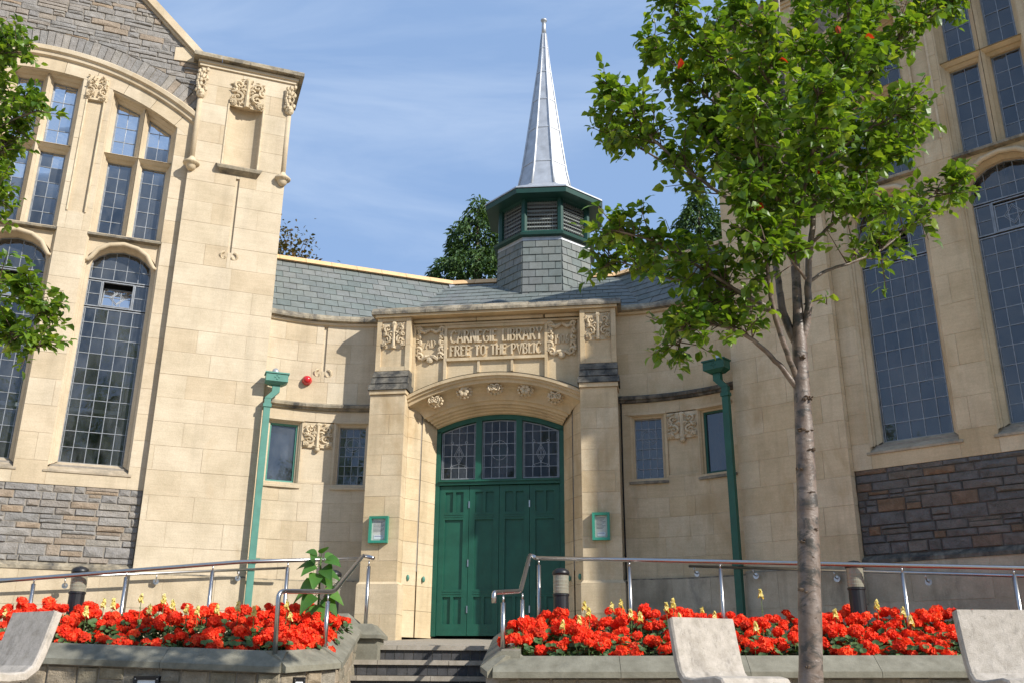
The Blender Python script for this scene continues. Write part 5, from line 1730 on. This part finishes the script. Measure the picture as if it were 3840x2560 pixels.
# ramp rail on the left
pa = q57(1175, 365, 11.15)
angL = radians(13)
pts_ = [onplane(900 + x / 2.57, 1950 + y / 2.57, (pa.x, pa.y), angL) for x, y in ((1175, 365), (0, 398))] + [onplane(x / .6125, y / .6125, (pa.x, pa.y), angL) for x, y in ((0, 1333), (-260, 1350))]
posts = []
for x, y in ((662, 1287), (490, 1294), (292, 1308), (80, 1323), (-130, 1342)):
    p = onplane(x / .6125, y / .6125, (pa.x, pa.y), angL)
    posts.append((p.x, p.y, p.z, p.z - .98))
rail('ramp_handrail', 'long steel ramp handrail on posts between the geraniums and the sunlit wing', [tuple(p) for p in pts_], posts)
# wall rails
wl_ = [onplane(x, y, PLp, aL, .16) for x, y in ((1082, 2127), (0, 2171), (-400, 2190))]
nL = Vector((sin(aL), -cos(aL), 0))
br = [(tuple(onplane(x / 1.68, 1980 + y / 1.68, PLp, aL, .16)), tuple(nL)) for x, y in ((413, 312), (988, 288), (1505, 268))]
rail('wall_handrail', 'steel wall handrail on round brackets below the sunlit rubble plinth', [tuple(p) for p in wl_], [], .019, br)
s15 = lambda x, y: (1800 + x / 1.153, 1980 + y / 1.153)
wr_ = [onplane(*s15(x, y), PRp, aR, .16) for x, y in ((905, 162), (2352, 205), (2900, 224))]
nR = Vector((sin(aR), -cos(aR), 0))
br = [(tuple(onplane(*s15(x, y), PRp, aR, .16)), tuple(nR)) for x, y in ((925, 163), (1180, 171), (1530, 181), (1925, 193))]
rail('wall_handrail', 'steel wall handrail on round brackets below the shaded dark rubble plinth', [tuple(p) for p in wr_], [], .019, br)
# right stair rail and ramp rail
c0, c1, c2, c3, c4 = at(*s15(60, 322), 8.95), at(*s15(60, 277), 8.95), at(*s15(175, 270), 9.7), at(*s15(216, 112), 10.9), at(*s15(242, 127), 10.75)
d1 = at(*s15(98, 570), 9.0)
rail('stair_handrail', 'steel stair handrail with a turned down end in front of the green doors', [tuple(c0), tuple(c1), tuple(c2), tuple(c3), tuple(c4)],
     [(d1.x, d1.y, c1.z - .01, .68), (c2.x + .02, c2.y, c2.z - .01, .72)])
angR = radians(-15)
f_ = lambda x, y: onplane(*s15(x, y), (c4.x, c4.y), angR)
pts_ = [f_(242, 127), f_(1037, 143), f_(2352, 170), f_(2800, 181)]
posts = []
for x, y in ((255, 128), (645, 136), (1037, 143), (1430, 151), (1822, 159), (2304, 169)):
    p = f_(x, y)
    posts.append((p.x, p.y, p.z, p.z - .98))
rail('ramp_handrail', 'long steel ramp handrail on posts running behind the pear tree trunk', [tuple(p) for p in pts_], posts)

def bollard(dx, dy, Y, label, zb=.7):
    p = atD(dx, dy, Y)
    g = empty('bollard_light', (p.x, p.y, zb))
    tag(g, label, 'bollard', 'bollard lights along the ramps')
    h = p.z - zb
    MB().lathe([(.082, 0), (.082, h - .30), (.09, h - .295), (.09, h - .275), (.06, h - .27)], 20).build('post', 'black', g, smooth=False)
    MB().lathe([(.02, h - .272), (.083, h - .271), (.086, h - .24), (.083, h - .236), (.086, h - .205), (.083, h - .20), (.086, h - .17), (.083, h - .165), (.086, h - .135), (.083, h - .13), (.085, h - .075), (.02, h - .07)], 24).build('lens', 'lens', g, smooth=False)
    MB().lathe([(.02, h - .08), (.092, h - .078), (.095, h - .055), (.085, h - .03), (.05, h - .008), (.01, h)], 20).build('cap', 'black', g, smooth=True)
bollard(187, 1299, 10.6, 'black bollard light with clear lens standing before the sunlit rubble plinth', .8)
bollard(766, 1307, 10.55, 'black bollard light half hidden by the sunflower leaves', .8)
bollard(1288, 1303, 10.5, 'black bollard light in front of the green doors', .8)
bollard(1960, 1286, 10.0, 'black bollard light beside the tree trunk before the dark rubble plinth', .8)

# =================================================================== NOTICE BOARDS
def notice(sgn, x0, x1, label):
    g = empty('notice_board', tuple(ME @ Vector(((x0 + x1) / 2, -.86, 2.24))))
    tag(g, label, 'notice board', 'notice boards on the entrance piers')
    g.rotation_euler = (0, 0, aE)
    w, h = (x1 - x0) / 2, .37
    o = [(-w, 0), (w, 0), (w, h), (-w, h)]
    MB().ring(o, offset(o, -.035), -.06, -.055, .008).build('frame', 'noticegreen', g)
    MB().box(-w + .03, w - .03, -.015, .0, .03, h - .03).build('paper', 'paper', g)
    t = MB()
    for i in range(9):
        t.box(-w + .055, w - .06 - .02 * (i % 3), -.017, -.014, h - .07 - .018 * i, h - .064 - .018 * i)
    tag(t.build('print', 'ink', g), kind='stuff')
    MB().box(-w + .07, w - .06, -.019, -.0155, .055, .11).build('label_slip', 'white', g)
    MB().box(-w + .08, w - .075, -.021, -.0185, .092, .10).build('label_print', 'blueink', g)
    MB().add([(-w + .034, -.03, .034), (w - .034, -.03, .034), (w - .034, -.03, h - .034), (-w + .034, -.03, h - .034)], [(0, 1, 2, 3)]).build('pane', 'clearglass', g, fix=False)
mg = glassmat('clear_glass', (.95, .96, .95), 1.4, dirt=.02, flat=.07)
M['clearglass'] = mg
notice(-1, -1.704, -1.432, 'green framed notice board on the sunlit entrance pier, casting a shadow')
notice(1, 1.423, 1.66, 'green framed notice board on the shaded entrance pier')

# =================================================================== CONCRETE CHAIRS
def chair(loc, rz, label, wd=.46, top=.83):
    g = empty('concrete_chair', loc)
    g.rotation_euler = (0, 0, rz)
    tag(g, label, 'chair', 'concrete chairs on the forecourt')
    # side profile: seat shell bent into back, y forward = -y
    inner = [(-.46, .46), (-.43, .50), (-.36, .512), (-.12, .497), (-.03, .505), (.012, .54), (.035, .60), (.062, .70), (.10, top)]
    th = .055
    outer = []
    for i, (y, z) in enumerate(inner):
        a = Vector(inner[max(i - 1, 0)])
        b = Vector(inner[min(i + 1, len(inner) - 1)])
        d = (b - a).normalized()
        outer.append((y + d.y * th, z - d.x * th))
    prof = inner + outer[::-1]
    m = len(prof)
    vs = []
    xs = [-wd / 2, -wd / 2 + .012, wd / 2 - .012, wd / 2]
    for i, x in enumerate(xs):
        ins = .010 if i in (0, 3) else 0
        cy, cz = sum(p[0] for p in prof) / m, sum(p[1] for p in prof) / m
        for j, (y, z) in enumerate(prof):
            if ins:
                k = j if j < len(inner) else m - 1 - j
                iy, iz = inner[k]
                oy, oz = outer[k]
                my, mz = (iy + oy) / 2, (iz + oz) / 2
                f = 1 - ins / (th / 2)
                y, z = my + (y - my) * f, mz + (z - mz) * f
                if k == len(inner) - 1: z -= .006
            vs.append((x, y, z))
    fs = [tuple(range(m)), tuple(range(4 * m - 1, 3 * m - 1, -1))]
    for i in range(3):
        for j in range(m): fs.append((i * m + j, i * m + (j + 1) % m, (i + 1) * m + (j + 1) % m, (i + 1) * m + j))
    MB().add(vs, fs).build('seat_shell', 'concrete', g)
    MB().add([(-.16, -.36, 0), (.16, -.36, 0), (.16, -.04, 0), (-.16, -.04, 0), (-.13, -.33, .45), (.13, -.33, .45), (.13, -.07, .44), (-.13, -.07, .44)], [(0, 3, 2, 1), (4, 5, 6, 7), (0, 1, 5, 4), (1, 2, 6, 5), (2, 3, 7, 6), (3, 0, 4, 7)]).build('pedestal', 'concrete', g)
p = atD(1612, 1418, 6.3)
chair((p.x + .04, p.y - .10, 0), radians(21), 'pale sunlit concrete chair between the steps and the pear tree trunk', .47, p.z)
p = atD(2290, 1399, 5.75)
chair((p.x - .0, p.y - .10, 0), radians(-2), 'mottled grey concrete chair beyond the pear tree trunk from the steps', .50, p.z)
p = atD(75, 1402, 6.0)
chair((p.x - .08, p.y - .02, 0), radians(-33), 'streaked concrete chair turned sideways before the long planter face', .47, p.z)

# =================================================================== TREES
def add_leaf(mb, p, d, nrm, l, w, rnd, curl=.18, fold=.12):
    d = d.normalized()
    s_ = d.cross(nrm)
    if s_.length < 1e-4: s_ = d.orthogonal()
    s_.normalize()
    n = s_.cross(d)
    b = p
    m1 = p + d * (.36 * l)
    m2 = p + d * (.72 * l) - n * (curl * .35 * l)
    tp = p + d * l - n * (curl * l)
    up = n * (fold * l)
    r1, l1 = m1 + s_ * (w * .5) + up, m1 - s_ * (w * .5) + up
    r2, l2 = m2 + s_ * (w * .36) + up * .8, m2 - s_ * (w * .36) + up * .8
    mb.add([b, m1, m2, tp, r1, l1, r2, l2], [(0, 4, 1), (0, 1, 5), (1, 4, 6, 2), (1, 2, 7, 5), (2, 6, 3), (2, 3, 7)], rnd)
def smooth_path(pts, n=4):
    out = []
    P = [Vector(p) for p in pts]
    for i in range(len(P) - 1):
        p0, p1, p2, p3 = P[max(i - 1, 0)], P[i], P[i + 1], P[min(i + 2, len(P) - 1)]
        for k in range(n):
            t = k / n
            out.append(.5 * ((2 * p1) + (p2 - p0) * t + (2 * p0 - 5 * p1 + 4 * p2 - p3) * t * t + (3 * p1 - p0 - 3 * p2 + p3) * t ** 3))
    out.append(P[-1])
    return out
def leafy_tree(name, label, cat, base, trunk, limbs, rng, leaf_l=(.036, .086), per=14, twig_len=(.12, .33), dens=1.55, red=0, mats=('bark', 'leaf'), rad_scale=1.0):
    """trunk / limbs are lists of (point, radius); limbs carry (path, start of foliage 0..1, weight)"""
    g = empty(name, base)
    tag(g, label, cat)
    o = Vector(base)
    tp = smooth_path([p for p, r in trunk], 5)
    n = len(tp)
    tr = []
    for i in range(n):
        t = i / (n - 1) * (len(trunk) - 1)
        k = min(int(t), len(trunk) - 2)
        r = trunk[k][1] + (trunk[k + 1][1] - trunk[k][1]) * (t - k)
        tr.append(r * (1 + rng.uniform(-.035, .035)))
    tk = MB().tube([tuple(p - o) for p in tp], tr, 20)
    T = tk.build('trunk', mats[0], g, smooth=True)
    lv, rl, tw = MB(), MB(), MB()
    for path, f0, wgt in limbs:
        pp = smooth_path([p for p, r in path], 5)
        m = len(pp)
        rr = []
        for i in range(m):
            t = i / (m - 1) * (len(path) - 1)
            k = min(int(t), len(path) - 2)
            rr.append(path[k][1] + (path[k + 1][1] - path[k][1]) * (t - k))
        MB().tube([tuple(p - o + Vector((rng.uniform(-.004, .004), rng.uniform(-.004, .004), 0))) for p in pp], rr, 9).build('branch', mats[0], g, smooth=True)
        ln = sum((pp[i + 1] - pp[i]).length for i in range(m - 1))
        nt = int(ln * 24 * wgt * dens)
        for q in range(nt):
            t = f0 + (1.02 - f0) * rng.random() ** .85
            i = min(int(t * (m - 1)), m - 2)
            p = pp[i].lerp(pp[i + 1], min(1, t * (m - 1) - i))
            ax = (pp[i + 1] - pp[i]).normalized()
            d = (Vector((rng.gauss(0, 1), rng.gauss(0, 1), rng.gauss(.25, .9))).normalized() + ax * .55).normalized()
            L_ = rng.uniform(*twig_len) * (1.1 - .35 * t)
            e = p + d * L_ + Vector((0, 0, rng.uniform(-.02, .03)))
            mid = p.lerp(e, .5) + Vector((rng.uniform(-.02, .02), rng.uniform(-.02, .02), rng.uniform(-.01, .03)))
            tw.tube([tuple(p - o), tuple(mid - o), tuple(e - o)], [.0048, .0032, .0018], 4, False)
            k = int(per * rng.uniform(.7, 1.25))
            for j in range(k):
                u = .22 + .80 * (j + rng.random()) / k
                c = p.lerp(mid, u * 2) if u < .5 else mid.lerp(e, min(1.03, u * 2 - 1))
                od = (Vector((rng.gauss(0, 1), rng.gauss(0, 1), rng.gauss(-.10, .7))).normalized() + d * .35)
                nr = Vector((rng.gauss(0, .55), rng.gauss(0, .55) - .15, 1))
                l = rng.uniform(*leaf_l)
                st = c + od.normalized() * .018
                tgt = rl if (red and rng.random() < red) else lv
                add_leaf(tgt, st - o, od, nr, l, l * rng.uniform(.62, .80), min(1, max(0, rng.gauss(.42, .24))), rng.uniform(.05, .42), rng.uniform(.02, .2))
    tag(tw.build('twigs', 'twig', g, fix=False), kind='stuff')
    cr_ = lv.build('crown', mats[1], g, fix=False)
    if rl.v: tag(rl.build('red_leaves', 'redleaf', g, fix=False), 'scattered leaves already turned red', kind='stuff')
    return g
TYD = 5.2
PX = .00226                                  # metres per view pixel at the tree
def lim(pts, r0, r1, y0=0, y1=0):
    n = len(pts)
    return [(atD(x, y, TYD + y0 + (y1 - y0) * i / (n - 1)), (r0 + (r1 - r0) * i / (n - 1)) * PX) for i, (x, y) in enumerate(pts)]
trk = [(atD(1866, 1760, TYD), 34), (atD(1863, 1640, TYD), 29), (atD(1862, 1500, TYD), 27), (atD(1857, 1250, TYD), 26), (atD(1850, 1050, TYD), 23), (atD(1842, 900, TYD), 21), (atD(1837, 800, TYD), 19), (atD(1832, 700, TYD), 13), (atD(1824, 560, TYD), 11), (atD(1815, 420, TYD), 9), (atD(1802, 250, TYD + .1), 7), (atD(1790, 60, TYD + .1), 5), (atD(1782, -150, TYD + .1), 3)]
trk = [(p, r * PX) for p, r in trk]
trk[0] = (Vector((trk[0][0].x, TYD, -.05)), 34 * PX)
lims = [
 (lim([(1830, 890), (1790, 838), (1740, 790), (1690, 758), (1620, 745), (1560, 760)], 8, 2.5, 0, -.15), .34, .9),
 (lim([(1832, 868), (1800, 790), (1772, 690), (1762, 600), (1738, 500), (1700, 430)], 8, 3, 0, -.5), .5, .9),
 (lim([(1834, 800), (1800, 720), (1788, 650), (1768, 540), (1720, 440), (1660, 340), (1610, 280)], 12, 3, 0, .3), .45, 1.1),
 (lim([(1838, 800), (1856, 720), (1857, 620), (1868, 500), (1878, 380), (1912, 260), (1940, 110), (1960, -60)], 11, 3, 0, -.2), .42, 1.2),
 (lim([(1856, 650), (1900, 622), (1960, 602), (2030, 570), (2085, 520), (2140, 450), (2215, 415)], 5, 1.6, 0, .1), .26, .75),
 (lim([(1795, 720), (1700, 672), (1600, 610), (1500, 555), (1410, 530)], 6, 2, 0, -.3), .25, 1.1),
 (lim([(1730, 690), (1640, 650), (1540, 640), (1450, 610), (1390, 590)], 5, 2, -.1, .35), .12, 1.0),
 (lim([(1785, 720), (1710, 700), (1640, 690), (1590, 730), (1560, 790)], 5, 2, 0, .25), .2, 1.0),
 (lim([(1770, 545), (1690, 470), (1590, 400), (1500, 320), (1440, 250), (1400, 205)], 6, 1.8, .1, -.1), .22, 1.0),
 (lim([(1640, 430), (1560, 390), (1470, 340), (1405, 300)], 4, 1.8, .1, .3), .2, .8),
 (lim([(1802, 300), (1720, 200), (1640, 130), (1570, 60), (1525, -20)], 5, 1.8, .1, -.2), .2, 1.1),
 (lim([(1810, 380), (1720, 290), (1620, 220), (1530, 130), (1500, 110)], 5, 1.8, .1, .35), .2, 1.1),
 (lim([(1880, 380), (1960, 320), (2030, 280), (2080, 255)], 5, 1.8, -.1, -.3), .15, 1.1),
 (lim([(1870, 480), (1950, 420), (2030, 370), (2090, 310)], 5, 1.8, -.1, .2), .15, 1.2),
 (lim([(1920, 240), (2000, 160), (2080, 80), (2160, 20), (2190, -10)], 5, 1.6, 0, .1), .15, 1.0),
 (lim([(1865, 560), (1930, 500), (1990, 470), (2040, 490)], 5, 1.8, 0, -.35), .15, 1.0),
 (lim([(1825, 560), (1790, 470), (1750, 380), (1720, 260)], 6, 2, -.1, -.7), .2, 1.2),
 (lim([(1822, 520), (1850, 420), (1870, 320), (1880, 200)], 6, 2, -.1, -.75), .2, 1.2),
 (lim([(1815, 440), (1780, 340), (1770, 220), (1760, 80)], 6, 2, 0, -.5), .2, 1.2),
 (lim([(1812, 400), (1850, 280), (1850, 120), (1850, -30)], 6, 2, .1, .5), .15, 1.2),
 (lim([(1812, 420), (1760, 320), (1700, 150), (1690, 0)], 6, 2, .1, .65), .15, 1.1),
 (lim([(1870, 460), (1920, 380), (1960, 220), (2000, 60), (2010, -60)], 6, 2, .1, .55), .15, 1.1),
 (lim([(1850, 640), (1820, 600), (1800, 570), (1760, 560)], 4, 2, -.1, -.45), .2, 1.0),
 (lim([(1845, 700), (1880, 690), (1900, 700)], 2.5, 1.2, 0, -.05), .5, .35),
]
rt = random.Random(2024)
leafy_tree('pear_tree', 'slender pear tree with smooth coppery trunk and green crown before the shaded wing', 'tree', (trk[0][0].x, TYD, 0), trk, lims, rt, red=.0011)
# knots and pruning scars on the trunk are rings of rough bark
PT = [o for o in bpy.data.objects if o.name == 'pear_tree'][0]
for (x, y, w, h) in ((1851, 912, 9, 8), (1864, 912, 6, 7), (1846, 820, 8, 9), (1853, 985, 17, 6), (1862, 1030, 13, 5), (1862, 1130, 12, 4), (1873, 1215, 9, 4), (1868, 1280, 10, 5), (1855, 1355, 18, 8), (1872, 1420, 11, 5), (1862, 1530, 13, 8), (1838, 1075, 7, 5), (1846, 1240, 7, 6)):
    p = atD(x, y, TYD - 24 * PX)
    k = MB()
    for q in range(7):
        a = rt.uniform(-1, 1)
        k.blob((p.x - PT.location.x + a * w * PX, p.y - PT.location.y + .002 + abs(a) * .014, p.z + rt.uniform(-.7, .7) * h * PX), (w * PX * rt.uniform(.25, .5), .012, h * PX * rt.uniform(.2, .5)), 6, 4)
    k.build('bark_scar', 'twig', PT)

# second pear tree, its crown reaching in from the left
def limL(pts, r0, r1, Y0, Y1):
    n = len(pts)
    pts = [(x - 26 * i / (n - 1), y) for i, (x, y) in enumerate(pts)]
    return [(atD(x, y, Y0 + (Y1 - Y0) * i / (n - 1)), (r0 + (r1 - r0) * i / (n - 1)) * .003) for i, (x, y) in enumerate(pts)]
Yl = 6.6
tb = atD(-330, 1568, Yl)
trl = [(Vector((tb.x, Yl, -.05)), .095), (atD(-335, 1300, Yl), .075), (atD(-325, 950, Yl), .062), (atD(-310, 700, Yl), .05), (atD(-300, 350, Yl), .035), (atD(-290, 50, Yl), .02), (atD(-285, -150, Yl), .01)]
liml = [
 (limL([(-318, 860), (-220, 800), (-120, 750), (-20, 740), (60, 770), (110, 800)], 7, 2, Yl, Yl - .1), .35, 1.1),
 (limL([(-312, 740), (-200, 700), (-90, 670), (20, 660), (120, 715)], 7, 2, Yl, Yl + .25), .3, 1.1),
 (limL([(-60, 690), (10, 640), (70, 660), (105, 690)], 4, 2, Yl, Yl - .2), .1, 1.1),
 (limL([(-306, 500), (-200, 430), (-90, 360), (20, 290), (110, 255)], 6, 2, Yl, Yl), .35, 1.0),
 (limL([(-306, 450), (-200, 380), (-80, 300), (30, 240), (80, 235)], 6, 2, Yl, Yl + .3), .35, .95),
 (limL([(-300, 350), (-200, 280), (-80, 180), (10, 130), (65, 120)], 6, 2, Yl, Yl - .2), .35, .95),
 (limL([(-300, 330), (-150, 220), (-40, 140), (25, 95)], 5, 2, Yl, Yl + .2), .3, .9),
 (limL([(-308, 600), (-200, 560), (-90, 510), (-10, 470), (20, 440)], 6, 2, Yl, Yl), .3, .9),
 (limL([(-310, 560), (-180, 470), (-70, 400), (10, 350), (40, 330)], 5, 2, Yl, Yl + .1), .3, .9),
 (limL([(-295, 150), (-200, 60), (-120, -40)], 5, 2, Yl, Yl), .2, .7),
]
rt2 = random.Random(77)
leafy_tree('pear_tree', 'pear tree whose leafy branches reach in before the sunlit arched windows', 'tree', (tb.x, Yl, 0), trl, liml, rt2, leaf_l=(.038, .088), twig_len=(.13, .36), dens=1.05)

# ---- background trees behind the roofs
def conifer(name, label, base, H, R, rng, n=8500):
    g = empty(name, base)
    tag(g, label, 'tree')
    MB().tube([(0, 0, 0), (0, 0, H * .6), (0, 0, H * .97)], [.22, .13, .03], 8).build('trunk', 'twig', g)
    mb = MB()
    for i in range(n):
        t = 1 - .62 * sqrt(rng.random())
        z = H * (.06 + .94 * t)
        lobe = 1 + .22 * sin(z * 4.3) + .12 * sin(z * 11 + i % 7)
        r = R * (1 - t) ** .85 * lobe
        a = rng.uniform(0, 6.283)
        r *= 1 - .35 * rng.random() ** 2
        c = Vector((r * cos(a), r * sin(a), z))
        out = Vector((cos(a), sin(a), 0))
        for k in range(5):
            d = (out * rng.uniform(.4, 1.2) + Vector((rng.gauss(0, .5), rng.gauss(0, .5), rng.uniform(-.9, .25))))
            add_leaf(mb, c + Vector((rng.gauss(0, .06), rng.gauss(0, .06), rng.gauss(0, .06))), d, Vector((rng.gauss(0, .4), rng.gauss(0, .4), 1)), rng.uniform(.13, .25), rng.uniform(.05, .085), min(1, max(0, rng.gauss(.4, .25))), .35, .1)
    mb.build('crown', 'conifer', g, fix=False)
rc = random.Random(5)
bt = atD(1112, 446, 27)
conifer('conifer_tree', 'pointed green conifer rising behind the slate roof beside the turret', (bt.x - .18, 27, 0), bt.z, 4.6, rc)
bt = atD(1600, 420, 26)
conifer('conifer_tree', 'dark conifer half hidden by the crown of the pear tree and the shaded wing', (bt.x, 26, 0), bt.z, 3.6, rc)
def round_tree(name, label, base, H, R, rng, mat, n=700, lf=(.12, .2), zc=.62, trunk_r=.2):
    g = empty(name, base)
    tag(g, label, 'tree')
    MB().tube([(0, 0, 0), (.1, 0, H * .4), (0, .1, H * .8)], [trunk_r, trunk_r * .7, trunk_r * .2], 8).build('trunk', 'twig', g)
    mb, tw = MB(), MB()
    for i in range(n):
        d = Vector((rng.gauss(0, 1), rng.gauss(0, 1), rng.gauss(0, 1))).normalized()
        r = rng.uniform(.35, 1.0) ** .6 * (1 + .18 * sin(d.x * 5 + d.z * 4) + rng.gauss(0, .06))
        c = Vector((d.x * R * r, d.y * R * r, H * zc + d.z * H * (1 - zc) * r))
        if rng.random() < .25: tw.tube([tuple(c * .75 + Vector((0, 0, H * zc * .2))), tuple(c)], [.02, .006], 4, False)
        for k in range(9):
            p = c + Vector((rng.gauss(0, .22), rng.gauss(0, .22), rng.gauss(0, .2))) * (R / 2.4)
            l = rng.uniform(*lf)
            add_leaf(mb, p, Vector((rng.gauss(0, 1), rng.gauss(0, 1), rng.gauss(-.2, .7))), Vector((rng.gauss(0, .6), rng.gauss(0, .6), 1)), l, l * .6, min(1, max(0, rng.gauss(.45, .25))), .25, .1)
    tag(tw.build('twigs', 'twig', g, fix=False), kind='stuff')
    mb.build('crown', mat, g, fix=False)
bt = atD(650, 512, 24)
round_tree('autumn_tree', 'tree turning brown behind the slate roof next to the sunlit wing', (bt.x - .75, 24, 0), bt.z + .1, 2.3, rc, 'brownleaf', 1300, (.09, .15), .80)
# street trees across the road, mirrored in the reading-room windows
round_tree('street_tree', 'leafy street tree mirrored in the tall leaded windows of the sunlit wing', (2.6, -11, 0), 12.5, 3.6, rc, 'leaf', 900, (.16, .26), .66, .25)
round_tree('street_tree', 'broad street tree standing across the forecourt from the library doors', (-3.4, -13.5, 0), 11.5, 3.2, rc, 'leaf', 800, (.16, .26), .66, .25)
